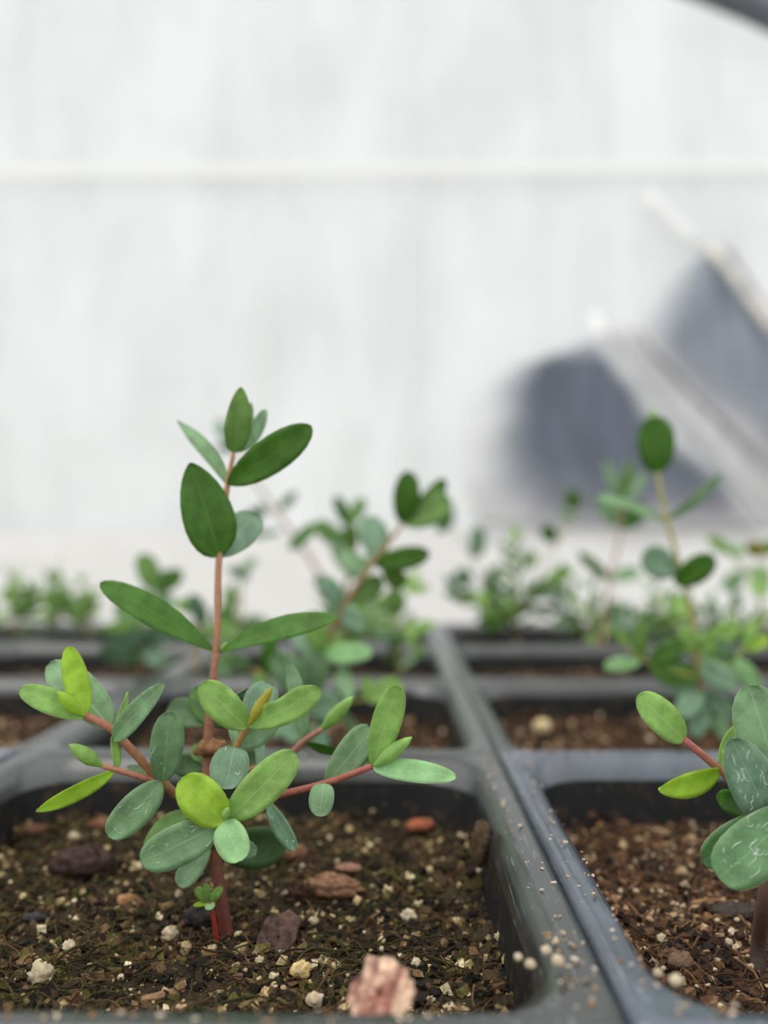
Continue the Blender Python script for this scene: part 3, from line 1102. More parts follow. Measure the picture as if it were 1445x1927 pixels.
class Plant:
    def __init__(s, base, label, name='eucalyptus_seedling', cat='seedling'):
        s.base = base
        s.root = thing(name, base, label, cat)
        s.org = {s.root: base.copy()}

    def stem(s, pts, radii, c0, c1, name='stem', parent=None, sides=10, bump=.06, label=None):
        parent = parent or s.root
        o0 = Vector(pts[0])
        V, Fc, C = tube([Vector(p) - o0 for p in pts], radii, sides, 6, bump, c0, c1)
        o = link(name, mesh(name, V, Fc, True, C), parent, o0 - s.org[parent], [M_STEM])
        s.org[o] = o0
        return o

    def leaf3(s, parent, base, tip, nrm, wid, m, name='leaf', **kw):
        me, nl = leaf_mesh(base, tip, nrm, wid, **kw)
        o = link(name, me, parent, base - s.org[parent], [LM[m], M_WHITE])
        if len(me.polygons) > nl:
            a = np.zeros(len(me.polygons), dtype=np.int32)
            a[nl:] = 1
            me.polygons.foreach_set('material_index', a)
        return o

    def leaf(s, parent, pb, pt, wpx, m, Y, dY=0.0, roll=0.0, name='leaf', **kw):
        """leaf given by where its base and tip lie in the view, with real distances"""
        B, T = P(*pb, Y), P(*pt, Y + dY)
        mid = (B + T) / 2
        ax = (T - B).normalized()
        v = (CAMP - mid).normalized()
        n = v - ax * v.dot(ax)
        n.normalize()
        n = Quaternion(ax, math.radians(roll)) @ n
        wid = .94 * wpx * mid.y / F / max(.25, math.cos(math.radians(roll)))
        return s.leaf3(parent, B, T, n, wid, m, name, **kw)

    def bud(s, parent, b, t, wpx, m, Y, dY=0.0):
        """two young leaves still pressed together"""
        B, T = P(*b, Y), P(*t, Y + dY)
        ax = T - B
        L = ax.length
        w_ = wpx * Y / F / 2
        pts = [Vector((0, 0, 0)) + ax * q for q in (0, .15, .35, .6, .85, 1.0)]
        V, Fc, _ = tube(pts, [w_ * .25, w_ * .6, w_, w_ * .98, w_ * .62, w_ * .08], 10, 4)
        UV = [(i // 10 / max(1, len(V) // 10 - 1), .15 + .7 * ((i % 10) / 10)) for i in range(len(V))]
        return link('leaf_bud', mesh('leaf_bud', V, Fc, True, None, UV), parent, B - s.org[parent], [LM[m]])

    def whorls(s, parent, pts, fracs, length, wr, mats, spread=60, ph=0.0, jit=.15, taper=.25):
        """opposite pairs of leaves along a stem curve, each pair turned a quarter"""
        cl = cat_rom(pts, 8)
        for i, f in enumerate(fracs):
            q = f * (len(cl) - 1)
            k = min(int(q), len(cl) - 2)
            p = cl[k].lerp(cl[k + 1], q - k)
            t = (cl[k + 1] - cl[k]).normalized()
            u = t.orthogonal().normalized()
            u = Quaternion(t, ph + i * math.pi / 2 + random.uniform(-.35, .35)) @ u
            for sg in (-1, 1):
                sp_ = math.radians(spread * random.uniform(.75, 1.2) * (1 - .35 * (f if len(fracs) > 1 else 0)))
                d = (t * math.cos(sp_) + u * sg * math.sin(sp_)).normalized()
                nr = (t * math.sin(sp_) - u * sg * math.cos(sp_))
                L = length * (1 - taper * f) * random.uniform(1 - jit, 1 + jit)
                s.leaf3(parent, p, p + d * L, nr, L * wr * random.uniform(.85, 1.15), random.choice(mats), curl=random.uniform(-.08, .06), fold=.12, nu=8, nv=2)


RED0, RED1, TAN, PINK, GRN = (.18, .055, .045), (.27, .10, .065), (.44, .21, .12), (.36, .11, .085), (.40, .42, .10)

# ---- the tall seedling in front
YB = .125
b0 = P(428, 1768, .1235)
b0.z = soil_z(b0.x, b0.y) - .0005
pl = Plant(b0, 'tall sharp seedling in the front middle cell, reddish stem and dark upper leaves')
sp_pts = [b0, P(416, 1690, .1238), P(403, 1595, .1242), P(392, 1500, .126), P(391, 1400, .128), P(400, 1290, .1285), P(408, 1200, .129), P(412, 1050, .130), P(427, 920, .131), P(440, 850, .131)]
st = pl.stem(sp_pts, [.00098, .00090, .00080, .00076, .00074, .00060, .00056, .00052, .00046, .00032], (.14, .040, .030), (.48, .25, .14))
A = pl.leaf
R_ = pl.root
A(R_, (413, 1048), (357, 870), 104, 'D', .1298, -.004, 12, a=.50, b=.72, curl=.04, fold=.10)
A(R_, (413, 1048), (482, 968), 72, 'B', .1305, .008, -10, a=.55, b=.45)
A(R_, (405, 1227), (188, 1097), 58, 'D', .129, -.003, 20, a=.85, b=.55, curl=.05, fold=.06)
A(R_, (412, 1227), (637, 1162), 46, 'D', .129, -.003, -25, a=.85, b=.6, curl=.10, fold=.06)
A(R_, (427, 912), (587, 801), 74, 'D', .1305, -.004, 10, a=.7, b=.55, curl=.04)
A(R_, (428, 912), (333, 792), 32, 'G', .1315, .006, 45, a=.8, b=.9, curl=.05)
A(R_, (440, 852), (453, 728), 52, 'O', .1308, -.003, 12, a=.42, b=.62)
A(R_, (447, 850), (500, 772), 32, 'G', .1318, .006, 35, a=.6, b=.6)
A(R_, (446, 852), (472, 758), 22, 'O', .1315, .003, 40)
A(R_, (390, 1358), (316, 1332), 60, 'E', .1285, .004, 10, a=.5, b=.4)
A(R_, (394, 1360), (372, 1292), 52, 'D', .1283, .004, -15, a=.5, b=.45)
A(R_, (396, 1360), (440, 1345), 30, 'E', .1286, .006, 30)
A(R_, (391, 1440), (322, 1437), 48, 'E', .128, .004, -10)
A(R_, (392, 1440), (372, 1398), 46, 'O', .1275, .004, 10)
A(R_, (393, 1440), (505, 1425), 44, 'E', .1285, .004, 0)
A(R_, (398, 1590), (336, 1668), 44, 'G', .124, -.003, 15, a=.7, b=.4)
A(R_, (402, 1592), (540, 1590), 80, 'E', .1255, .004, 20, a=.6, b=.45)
A(R_, (405, 1590), (484, 1600), 44, 'B', .123, -.003, 20, a=.6, b=.4)
pl.bud(R_, (413, 1226), (428, 1208), 9, 'L', .129)
# dry husk on the stem
hp = P(393, 1412, .127)
V, Fc, C = tube([Vector((-.0022, 0, -.0004)), Vector((-.0006, -.0004, .0003)), Vector((.0010, 0, .0005)), Vector((.0024, .0003, .0012))], [.0003, .0012, .0013, .0002], 9, 5, .5, (.20, .09, .04), (.36, .19, .09))
link('dry_husk', mesh('dry_husk', V, Fc, True, C), R_, hp - b0, [M_BARK])


def branch(pts, r0, r1, c0=RED1, c1=TAN, plant=None, parent=None):
    plant = plant or pl
    return plant.stem(pts, [r0, (r0 + r1) / 2, r1], c0, c1, 'branch', parent)


# left branch
br = branch([P(397, 1548, .1242), P(350, 1510, .1215), P(303, 1470, .119), P(240, 1403, .1165), P(207, 1370, .1155), P(160, 1346, .1145)], .00072, .0005, (.26, .17, .05), (.40, .15, .09))
A(br, (162, 1350), (36, 1297), 50, 'L', .1145, -.004, 10, a=.6, b=.45)
A(br, (160, 1348), (128, 1216), 50, 'Y', .1142, -.001, 12, a=.5, b=.5, curl=-.03)
pl.bud(br, (158, 1346), (108, 1302), 24, 'Y', .1135, -.003)
A(br, (211, 1372), (94, 1248), 78, 'G', .117, .004, 15, a=.55, b=.5)
A(br, (214, 1393), (310, 1285), 44, 'G', .1135, -.003, -15, a=.42, b=.55, marks=0)
A(br, (212, 1372), (241, 1302), 14, 'L', .1165, .004, 60, a=.8, b=.8)
A(br, (305, 1472), (318, 1338), 66, 'G', .1185, -.002, 12, a=.55, b=.42, marks=4)
A(br, (304, 1472), (203, 1574), 68, 'G', .1183, -.005, -12, a=.5, b=.42, marks=7)
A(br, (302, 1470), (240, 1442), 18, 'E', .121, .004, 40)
A(br, (310, 1462), (334, 1425), 22, 'G', .121, .003, 30)
A(br, (365, 1525), (270, 1592), 36, 'O', .122, -.003, 45, a=.8, b=.8, curl=.06)
A(br, (378, 1532), (342, 1470), 40, 'B', .1195, -.002, 20, marks=4)
b2 = branch([P(302, 1472, .119), P(255, 1459, .1165), P(190, 1440, .114)], .0005, .00036, PINK, TAN)
pl.bud(b2, (192, 1441), (130, 1401), 28, 'L', .114, -.003)
A(b2, (217, 1450), (67, 1527), 34, 'Y', .115, -.004, -35, a=.75, b=.75, curl=.03)
A(b2, (219, 1449), (211, 1385), 19, 'L', .1152, .001, 45, a=.6, b=.6)
# front rosette, leaning to the camera
b3 = branch([P(402, 1590, .1238), P(408, 1570, .117), P(418, 1545, .1095)], .00075, .0006, RED1, (.36, .40, .10))
A(b3, (422, 1548), (343, 1462), 84, 'Y', .1082, -.001, -10, a=.45, b=.42, curl=.05)
A(b3, (424, 1545), (556, 1416), 76, 'L', .1092, .001, 10, a=.58, b=.42, marks=2)
A(b3, (418, 1548), (265, 1622), 80, 'G', .109, -.003, -12, a=.52, b=.42, marks=8)
A(b3, (420, 1546), (455, 1620), 66, 'P', .1082, -.003, 8, a=.42, b=.38, curl=.04)
pl.bud(b3, (420, 1540), (430, 1520), 15, 'L', .1078, -.001)
# middle branch rising in front of the stem
b4 = branch([P(395, 1480, .1255), P(425, 1440, .121), P(443, 1408, .119), P(468, 1362, .1175)], .0006, .00045, (.36, .25, .08), (.42, .22, .07))
A(b4, (442, 1404), (424, 1486), 76, 'B', .1185, -.003, 10, a=.42, b=.40, marks=4)
A(b4, (446, 1402), (520, 1345), 60, 'G', .1195, .005, 15, a=.55, b=.5)
A(b4, (443, 1404), (437, 1365), 20, 'G', .1192, .003, 20)
A(b4, (465, 1370), (380, 1284), 66, 'L', .117, -.002, -12, a=.5, b=.42)
A(b4, (467, 1367), (603, 1297), 60, 'L', .117, -.002, 12, a=.6, b=.42, notch=(.55, -1))
A(b4, (467, 1365), (508, 1285), 64, 'B', .1185, .003, -8, a=.55, b=.42, marks=3)
pl.bud(b4, (467, 1364), (512, 1293), 21, 'R', .1165, -.001)
A(b4, (440, 1310), (482, 1292), 16, 'B', .121, .003, 50)
# right branch
b5 = branch([P(402, 1520, .1245), P(460, 1505, .122), P(525, 1496, .120), P(612, 1474, .1165), P(702, 1441, .1145)], .00062, .00042, RED1, PINK)
A(b5, (612, 1475), (700, 1370), 66, 'G', .1175, .003, 12, a=.6, b=.36, marks=2)
A(b5, (610, 1474), (602, 1537), 50, 'G', .1155, -.002, 10, a=.35, b=.38, curl=.08, marks=2)
A(b5, (702, 1442), (748, 1290), 60, 'L', .1143, -.002, 10, a=.58, b=.40, curl=-.02)
A(b5, (702, 1444), (859, 1463), 44, 'P', .1142, -.003, -12, a=.5, b=.5)
pl.bud(b5, (704, 1441), (775, 1387), 26, 'L', .1138, -.002)
A(b5, (690, 1442), (705, 1425), 22, 'D', .117, .004, 20)
A(b5, (503, 1507), (557, 1600), 34, 'B', .1195, -.003, 25, a=.6, b=.42, marks=6)
A(b5, (500, 1503), (486, 1388), 26, 'B', .1225, .004, 20, a=.6, b=.5, marks=3)
# right rear branch
b6 = branch([P(396, 1470, .1265), P(470, 1450, .1275), P(545, 1418, .128), P(572, 1394, .128), P(607, 1371, .1275)], .0006, .0004, RED1, (.46, .22, .15))
pl.bud(b6, (605, 1373), (664, 1311), 27, 'L', .1275, -.002)
A(b6, (569, 1394), (543, 1248), 34, 'G', .1285, .002, 35, a=.6, b=.5)
A(b6, (575, 1397), (645, 1413), 18, 'D', .128, -.003, 50)

# ---- tiny weed sprout
w0 = P(409, 1768, .1215)
w0.z = soil_z(w0.x, w0.y) - .0003
wd = Plant(w0, 'tiny weed sprout with red stalk growing left of the tall seedling stem base', 'weed_sprout', 'sprout')
wd.stem([w0, P(402, 1730, .1212), P(395, 1697, .121)], [.0004, .00034, .0003], (.30, .03, .03), (.36, .05, .04))
for b_, t_, w_, c_ in (((393, 1697), (368, 1670), 20, 'L'), ((395, 1697), (418, 1668), 18, 'L'), ((394, 1697), (397, 1712), 21, 'P'), ((393, 1697), (386, 1662), 15, 'L'),
                       ((392, 1698), (363, 1704), 10, 'Y'), ((396, 1697), (404, 1685), 9, 'L')):
    wd.leaf(wd.root, b_, t_, w_, c_, .121, -.0008, random.uniform(-20, 20), nu=7, nv=2, a=.45, b=.4)

# ---- right front seedling, half out of view
r0 = on_soil(1424, 1828)
r0.z -= .0005
pr = Plant(r0, 'seedling at the right edge with large grey-green leaves streaked white')
pr.stem([r0, P(1428, 1770, r0.y), P(1440, 1690, .110), P(1452, 1600, .110), P(1462, 1500, .110), P(1470, 1380, .111)],
        [.00095, .0010, .0010, .0009, .0008, .0006], (.085, .070, .065), (.30, .15, .09))
B = pr.leaf
Q = pr.root
B(Q, (1456, 1562), (1375, 1388), 92, 'B', .1065, -.003, 10, a=.6, b=.5, marks=24, curl=.03)
B(Q, (1470, 1500), (1408, 1288), 110, 'G', .1085, -.001, 12, a=.6, b=.45, marks=2)
B(Q, (1452, 1530), (1320, 1622), 72, 'H', .1075, -.002, -20, a=.6, b=.4, marks=5)
B(Q, (1500, 1520), (1352, 1654), 108, 'H', .1045, -.003, -8, a=.6, b=.36, marks=26, curl=.04)
B(Q, (1440, 1480), (1364, 1412), 56, 'B', .111, .003, 10, a=.5, b=.4)
rb = branch([P(1460, 1535, .110), P(1400, 1495, .110), P(1356, 1450, .110), P(1286, 1391, .1095)], .0006, .00045, (.52, .33, .12), (.36, .10, .10), pr)
B(rb, (1288, 1394), (1200, 1308), 64, 'L', .1095, -.002, 12, a=.5, b=.40, curl=.05)
B(rb, (1356, 1451), (1238, 1486), 46, 'Y', .1098, -.003, -35, a=.6, b=.6, curl=.08)
B(rb, (1356, 1450), (1410, 1350), 40, 'L', .1102, .002, 30, a=.55, b=.7, curl=-.10)
B(rb, (1400, 1466), (1360, 1412), 24, 'Y', .1085, -.001, 45)
B(rb, (1412, 1528), (1348, 1500), 46, 'D', .109, -.002, 20, a=.55, b=.4)
B(rb, (1420, 1490), (1377, 1488), 22, 'L', .1085, -.002, 35)

# ---- second-row seedling of the middle tray, leaning right
m0 = P(560, 1400, .228)
m0.z = soil_z(m0.x, m0.y) - .0005
pm = Plant(m0, 'blurred bushy seedling behind the tall one, leaning to the right')
mpts = [m0, P(575, 1330, .227), P(600, 1245, .226), P(642, 1150, .225), P(700, 1062, .224), P(758, 985, .223)]
pm.stem(mpts, [.0011, .001, .0009, .0008, .0007, .0005], (.20, .10, .06), (.34, .22, .09))
Mq = pm.root
for b_, t_, w_, c_, dY, ro in (((758, 986), (768, 886), 54, 'D', -.004, 10), ((760, 987), (846, 938), 66, 'O', .004, -10), ((762, 982), (838, 903), 38, 'D', .006, 30),
                               ((704, 1062), (809, 1040), 48, 'D', -.006, 5), ((712, 1056), (694, 972), 60, 'B', .006, 10), ((690, 1085), (640, 1040), 40, 'G', .004, 20),
                               ((655, 1130), (720, 1090), 46, 'O', .006, 10), ((645, 1145), (600, 1085), 44, 'B', -.002, 15), ((642, 1150), (690, 1180), 46, 'B', -.006, 15),
                               ((605, 1235), (702, 1228), 42, 'P', -.008, -10), ((604, 1235), (584, 1150), 44, 'L', -.004, 12), ((600, 1245), (545, 1170), 46, 'B', .006, 10),
                               ((600, 1250), (640, 1195), 44, 'L', .006, 20), ((580, 1310), (512, 1232), 66, 'G', -.008, 10), ((585, 1300), (598, 1222), 62, 'G', -.004, -8),
                               ((580, 1330), (650, 1330), 62, 'B', -.010, 5), ((640, 1250), (660, 1318), 36, 'G', -.008, 15), ((575, 1340), (505, 1380), 54, 'B', -.006, 10),
                               ((570, 1360), (540, 1395), 46, 'B', -.010, 8), ((640, 1330), (675, 1386), 22, 'G', -.006, 30), ((570, 1370), (620, 1400), 40, 'B', -.006, 15),
                               ((720, 1070), (762, 1100), 40, 'O', .008, 10)):
    pm.leaf(Mq, b_, t_, w_, c_, .225, dY, ro, nu=9, nv=2, a=.55, b=.45)
mb = branch([P(572, 1345, .227), P(620, 1330, .224), P(688, 1316, .221)], .0006, .0004, RED1, GRN, pm)
pm.leaf(mb, (688, 1318), (692, 1272), 26, 'L', .221, .001, 15, nu=8, nv=2)
pm.leaf(mb, (690, 1318), (757, 1284), 48, 'L', .221, .002, 0, nu=8, nv=2)
mb = branch([P(572, 1350, .228), P(520, 1280, .232), P(440, 1250, .235)], .0006, .0004, RED1, (.40, .25, .1), pm)
for b_, t_, w_, c_ in (((445, 1252), (395, 1258), 40, 'G'), ((470, 1262), (440, 1235), 40, 'G'), ((500, 1275), (515, 1190), 32, 'D'), ((480, 1268), (500, 1300), 34, 'O'), ((440, 1250), (420, 1230), 20, 'L')):
    pm.leaf(mb, b_, t_, w_, c_, .232, -.003, random.uniform(-20, 20), nu=8, nv=2)

# ---- third-row seedling of the middle tray
def soil_base(px, Y):
    p = P(px, 1200, Y)
    p.z = soil_z(p.x, p.y) - .0005
    return p


def leafset(plant, par, Y, items, **kw):
    for b_, t_, w_, c_ in items:
        plant.leaf(par, b_, t_, w_, c_, Y + random.uniform(-.006, .006), random.uniform(-.008, .008), random.uniform(-25, 25), nu=8, nv=2, a=.55, b=.45, **kw)


Y = .325
q0 = soil_base(640, Y)
p3 = Plant(q0, 'blurred seedling with a curved leaf, rising left of the leaning one')
pts = [q0, P(645, 1150, Y), P(658, 1060, Y), P(654, 985, Y)]
p3.stem(pts, [.001, .0008, .0006], (.2, .1, .06), (.34, .28, .1))
leafset(p3, p3.root, Y, [((654, 990), (630, 934), 26, 'D'), ((655, 990), (684, 938), 30, 'O'), ((656, 1035), (592, 982), 38, 'O'), ((650, 1050), (660, 985), 40, 'O'),
                         ((598, 985), (545, 1035), 28, 'D'), ((657, 1080), (625, 1015), 34, 'G'), ((655, 1090), (700, 1050), 36, 'G'), ((650, 1120), (590, 1090), 30, 'D'),
                         ((648, 1130), (610, 1170), 34, 'G'), ((646, 1150), (690, 1140), 36, 'L')])
p3.whorls(p3.root, [q0, P(645, 1150, Y)], [.35, .6, .9], .013, .5, ['G', 'B', 'L', 'O'], 70)
# ---- thin stem plants of the middle tray's back
Y = .33
q0 = soil_base(752, Y)
p4 = Plant(q0, 'thin blurred light green seedling left of the far end of the seam')
pts = [q0, P(748, 1160, Y), P(752, 1080, Y)]
p4.stem(pts, [.0007, .0005, .0004], (.25, .2, .08), GRN)
leafset(p4, p4.root, Y, [((750, 1150), (700, 1130), 34, 'O'), ((748, 1160), (740, 1105), 44, 'O'), ((752, 1085), (745, 1050), 14, 'L'), ((760, 1110), (808, 1105), 22, 'L'), ((762, 1105), (790, 1075), 18, 'L'),
                         ((770, 1215), (775, 1170), 28, 'L'), ((772, 1190), (816, 1172), 26, 'L'), ((775, 1200), (795, 1235), 20, 'L'), ((745, 1190), (700, 1190), 30, 'G'), ((748, 1190), (740, 1230), 28, 'G')])
p4.whorls(p4.root, [q0, P(748, 1160, Y)], [.3, .6], .011, .5, ['G', 'O', 'L'], 75)
Y = .43
q0 = soil_base(640, Y)
p5 = Plant(q0, 'strongly blurred pinkish stem leaning left behind the tall seedling')
pts = [q0, P(610, 1100, Y), P(540, 990, Y), P(478, 905, Y), P(430, 830, Y)]
p5.stem(pts, [.0012, .0011, .001, .0007, .0005], (.36, .19, .15), (.45, .28, .2))
leafset(p5, p5.root, Y, [((505, 965), (465, 965), 18, 'G'), ((500, 962), (480, 955), 22, 'D'), ((525, 960), (558, 925), 20, 'G'), ((530, 1000), (450, 1008), 14, 'G'), ((430, 832), (410, 790), 24, 'G'), ((430, 834), (455, 800), 22, 'G'), ((440, 845), (405, 840), 18, 'B')])
p5.whorls(p5.root, [q0, P(610, 1100, Y)], [.3, .5, .7, .9], .014, .5, ['G', 'B', 'L'], 65)
q0 = soil_base(450, .40)
p6 = Plant(q0, 'blurred low seedling just right of the tall stem, with a light upright leaf')
Y = .40
pts = [q0, P(452, 1150, Y), P(455, 1060, Y)]
p6.stem(pts, [.001, .0007, .0005], (.3, .15, .1), GRN)
leafset(p6, p6.root, Y, [((430, 1165), (435, 1098), 28, 'L'), ((455, 1080), (430, 1070), 22, 'B'), ((455, 1080), (480, 1050), 20, 'G'), ((452, 1090), (470, 1082), 20, 'B'), ((450, 1180), (400, 1150), 40, 'O'), ((450, 1190), (500, 1165), 34, 'G')])
p6.whorls(p6.root, [q0, P(452, 1150, Y)], [.4, .7], .014, .5, ['G', 'L', 'O'], 70)

# ---- left blurred seedlings
Y = .325
q0 = soil_base(262, Y)
p7 = Plant(q0, 'blurred blue-green bushy seedling left of the tall stem')
pts = [q0, P(270, 1190, Y), P(284, 1105, Y)]
p7.stem(pts, [.0011, .0009, .0006], (.24, .12, .08), GRN)
leafset(p7, p7.root, Y, [((286, 1112), (268, 1042), 46, 'O'), ((288, 1108), (346, 1080), 42, 'D'), ((284, 1120), (325, 1150), 44, 'G'), ((284, 1125), (245, 1130), 36, 'G'), ((275, 1160), (215, 1145), 46, 'G'),
                         ((272, 1180), (190, 1235), 46, 'B'), ((270, 1190), (255, 1260), 62, 'B'), ((272, 1180), (330, 1200), 44, 'B'), ((275, 1165), (330, 1130), 36, 'L'), ((270, 1200), (300, 1255), 40, 'B'), ((268, 1170), (195, 1185), 26, 'L')])
p7.whorls(p7.root, pts, [.2, .4], .014, .55, ['B', 'G'], 75)
Y = .31
q0 = soil_base(372, Y)
p8 = Plant(q0, 'blurred low seedling between the blue-green bush and the tall stem')
pts = [q0, P(370, 1180, Y), P(362, 1130, Y)]
p8.stem(pts, [.0009, .0006], (.3, .2, .1), GRN)
leafset(p8, p8.root, Y, [((385, 1175), (358, 1118), 34, 'B'), ((380, 1185), (452, 1195), 44, 'O'), ((368, 1150), (335, 1130), 28, 'L')])


def bush(px, Y, top, label, mats, wid=.03, L=.010, n=5, lean=0):
    q0 = soil_base(px, Y)
    pt = Plant(q0, label)
    tp = P(px + lean, top, Y)
    pts = [q0, q0.lerp(tp, .5) + Vector((.003, 0, 0)), tp]
    pt.stem(pts, [.0009, .0007, .0004], (.25, .14, .08), GRN, sides=7)
    h = (tp - q0).length
    nn = max(4, int(h / .0072))
    L *= 1.25
    pt.whorls(pt.root, pts, [.25 + .75 * i / (nn - 1) for i in range(nn)], L, .52, mats, 66)
    for k in range(n):
        a = 2 * math.pi * k / n + random.uniform(-.4, .4)
        f = random.uniform(.25, .5)
        s0 = q0.lerp(tp, f)
        e = s0 + Vector((math.cos(a) * wid * random.uniform(.6, 1), math.sin(a) * wid * random.uniform(.6, 1), h * random.uniform(.1, .42)))
        bp = [s0, s0.lerp(e, .5) + Vector((0, 0, -.001)), e]
        bo = pt.stem(bp, [.0006, .0005, .0003], (.30, .17, .08), GRN, 'branch', sides=6)
        pt.whorls(bo, bp, [.35, .66, 1.0], L, .55, mats, 62)
    return pt


bush(25, .46, 1085, 'blurred light green seedling at the left edge of the back row', ['L', 'L', 'P', 'O'], .02, .010, 4)
bush(100, .455, 1080, 'blurred light green seedling second from the left edge in the back row', ['L', 'L', 'O'], .018, .011, 4)
bush(155, .45, 1100, 'small blurred seedling left of the blue-green bush, in the back row', ['L', 'O'], .009, .008, 3)
bush(680, .43, 1130, 'blurred low seedling in the far middle cell behind the leaning one', ['G', 'L', 'B'], .022, .011, 5)
# right bushes
bz = bush(965, .435, 1045, 'blurred bushy seedling right of the far end of the seam', ['G', 'L', 'B', 'O', 'D'], .028, .0115, 8)
leafset(bz, bz.root, .435, [((895, 1050), (900, 990), 36, 'B'), ((890, 1090), (855, 1080), 40, 'B'), ((905, 1100), (940, 1065), 24, 'B'), ((1045, 1020), (1020, 990), 32, 'D'), ((968, 1020), (968, 992), 22, 'L'),
                            ((1080, 960), (1078, 922), 34, 'D'), ((1085, 975), (1045, 965), 16, 'G'), ((1020, 1100), (1080, 1070), 26, 'L'), ((985, 1070), (1010, 1040), 26, 'O'), ((880, 1120), (845, 1120), 20, 'D')])
bzs = bz.stem([bz.base + Vector((0, 0, .012)), P(1015, 1080, .435), P(1055, 1010, .435), P(1082, 962, .435)], [.0006, .0005, .0004], (.3, .2, .1), GRN, 'branch', sides=6)
bzs = bz.stem([bz.base + Vector((0, 0, .012)), P(920, 1110, .435), P(893, 1060, .435), P(850, 985, .435)], [.0006, .0005, .0004], (.3, .2, .1), (.4, .35, .2), 'branch', sides=6)
leafset(bz, bzs, .435, [((850, 985), (820, 990), 34, 'D'), ((852, 985), (835, 940), 30, 'D')])
bush(1115, .425, 1110, 'blurred low blue-green bush between the seam and the thin tall seedling', ['G', 'B', 'G', 'L'], .022, .010, 7)

# ---- taller blurred one in the third row right
Y = .375
q0 = soil_base(1128, Y)
p9 = Plant(q0, 'blurred pink-stemmed seedling left of the thin tall one on the right')
pts = [q0, P(1145, 1110, Y), P(1162, 1030, Y), P(1168, 985, Y), P(1168, 940, Y)]
p9.stem(pts, [.0009, .0008, .0007, .0006, .0004], (.40, .24, .18), (.45, .30, .2))
leafset(p9, p9.root, Y, [((1165, 995), (1212, 948), 44, 'D'), ((1163, 990), (1126, 930), 40, 'G'), ((1168, 945), (1188, 868), 24, 'O'), ((1166, 945), (1138, 868), 20, 'G'), ((1170, 950), (1215, 890), 18, 'G'),
                         ((1148, 1092), (1088, 1040), 24, 'D'), ((1150, 1090), (1205, 1075), 30, 'G')])

# ---- thin tall seedling, second row right
Y = .235
q0 = P(1330, 1400, Y)
q0.z = soil_z(q0.x, q0.y) - .0005
pa = Plant(q0, 'thin tall seedling on the right with yellow-green stem and one oval top leaf')
pts = [q0, P(1322, 1330, Y), P(1312, 1240, Y), P(1302, 1165, Y), P(1287, 1100, Y), P(1266, 1020, Y), P(1250, 960, Y), P(1236, 888, Y)]
pa.stem(pts, [.0011, .001, .0009, .0007, .0007, .00065, .0006, .0005], (.26, .16, .07), (.42, .40, .10))
T = pa.root
for b_, t_, w_, c_, dY, ro in (((1235, 892), (1231, 782), 74, 'D', -.004, 8), ((1232, 800), (1228, 770), 14, 'L', .003, 20), ((1254, 978), (1358, 890), 22, 'G', .004, 45), ((1252, 982), (1122, 935), 20, 'G', .002, 45),
                               ((1278, 1078), (1210, 1042), 64, 'B', .007, -8), ((1270, 1100), (1344, 1046), 54, 'D', -.006, 10), ((1300, 1165), (1270, 1120), 40, 'L', .008, 10),
                               ((1312, 1235), (1280, 1180), 42, 'L', -.002, 10), ((1313, 1225), (1392, 1172), 44, 'L', -.004, 10), ((1315, 1250), (1388, 1292), 50, 'B', -.010, 8), ((1314, 1240), (1395, 1248), 48, 'P', .002, 12),
                               ((1318, 1270), (1235, 1275), 46, 'D', -.003, 10), ((1318, 1280), (1262, 1300), 40, 'B', .006, 10), ((1320, 1300), (1275, 1350), 44, 'B', -.010, 10), ((1322, 1300), (1392, 1358), 44, 'B', -.006, 15),
                               ((1322, 1320), (1310, 1388), 38, 'B', -.008, 12), ((1316, 1260), (1330, 1190), 40, 'G', .010, 10), ((1324, 1330), (1370, 1390), 36, 'G', -.006, 10)):
    pa.leaf(T, b_, t_, w_, c_, Y, dY, ro, nu=9, nv=2, a=.55, b=.45)
tb = branch([P(1316, 1275, Y), P(1262, 1262, Y - .003), P(1205, 1240, Y - .006), P(1180, 1215, Y - .007)], .0005, .0003, (.45, .38, .10), GRN, pa)
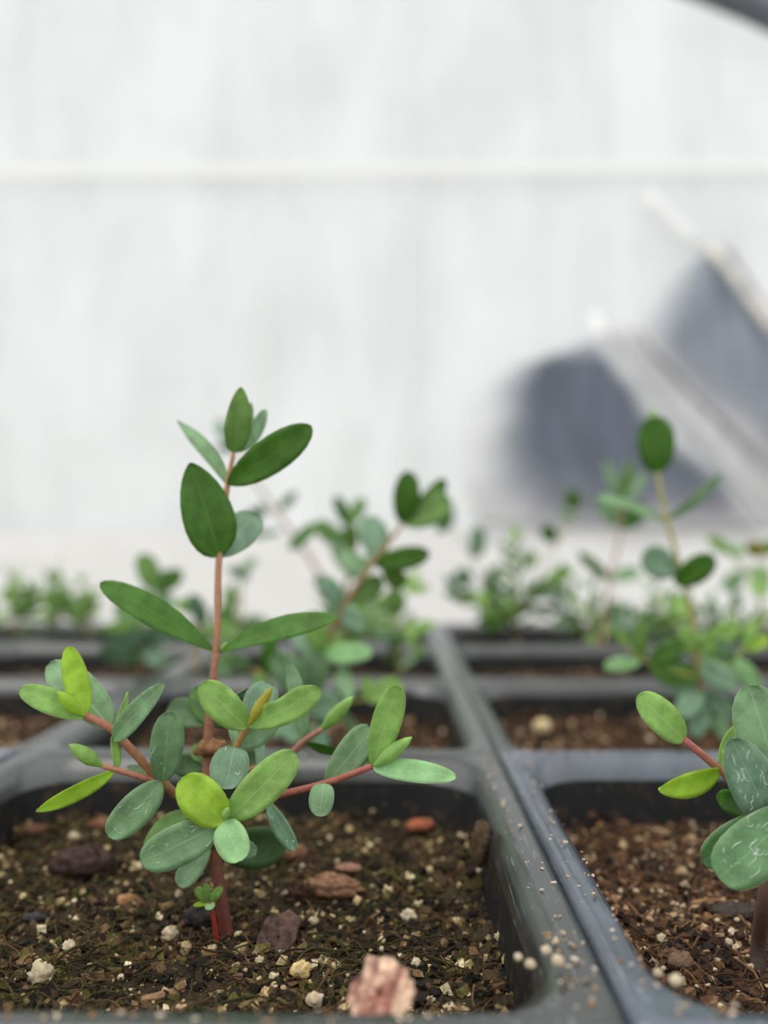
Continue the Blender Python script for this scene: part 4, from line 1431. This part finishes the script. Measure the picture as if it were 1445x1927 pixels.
for b_, t_, w_, c_ in (((1207, 1242), (1203, 1168), 32, 'O'), ((1205, 1245), (1136, 1254), 30, 'P'), ((1222, 1245), (1288, 1208), 44, 'D'), ((1182, 1216), (1165, 1190), 22, 'L'), ((1225, 1250), (1265, 1285), 34, 'D')):
    pa.leaf(tb, b_, t_, w_, c_, Y - .006, -.001, random.uniform(-15, 15), nu=8, nv=2, a=.55, b=.45)
tb = branch([P(1318, 1280, Y), P(1370, 1250, Y - .002), P(1400, 1222, Y - .003)], .0005, .0003, (.45, .38, .10), GRN, pa)
for b_, t_, w_, c_ in (((1400, 1225), (1448, 1200), 26, 'Y'), ((1398, 1228), (1420, 1165), 26, 'L'), ((1385, 1240), (1425, 1300), 40, 'P'), ((1380, 1245), (1350, 1200), 30, 'G')):
    pa.leaf(tb, b_, t_, w_, c_, Y - .003, -.001, random.uniform(-15, 15), nu=8, nv=2, a=.55, b=.45)

# ---- far right blurred one
Y = .40
q0 = soil_base(1440, Y)
pf = Plant(q0, 'strongly blurred pale seedling at the right edge with one yellowish leaf')
pts = [q0, P(1425, 1110, Y), P(1390, 1060, Y), P(1362, 1025, Y)]
pf.stem(pts, [.0009, .0007, .0005], (.35, .28, .12), GRN)
leafset(pf, pf.root, Y, [((1375, 1040), (1330, 1012), 26, 'L'), ((1378, 1045), (1395, 1030), 30, 'P'), ((1405, 1075), (1450, 1098), 44, 'P'), ((1410, 1095), (1445, 1120), 30, 'L'), ((1400, 1075), (1360, 1110), 30, 'G')])
fb = pf.stem([P(1425, 1110, Y), P(1440, 1080, Y), P(1440, 1045, Y)], [.0005, .0004], (.35, .28, .12), GRN, 'branch', sides=6)
leafset(pf, fb, Y, [((1438, 1045), (1406, 1020), 32, 'R'), ((1440, 1045), (1450, 1015), 30, 'L')])
bush(1230, .43, 1110, 'blurred low seedling behind the thin tall one on the right', ['G', 'L', 'O'], .02, .010, 5)
bush(1380, .43, 1120, 'blurred low seedling in the far right corner cell', ['G', 'B', 'L'], .018, .010, 4)
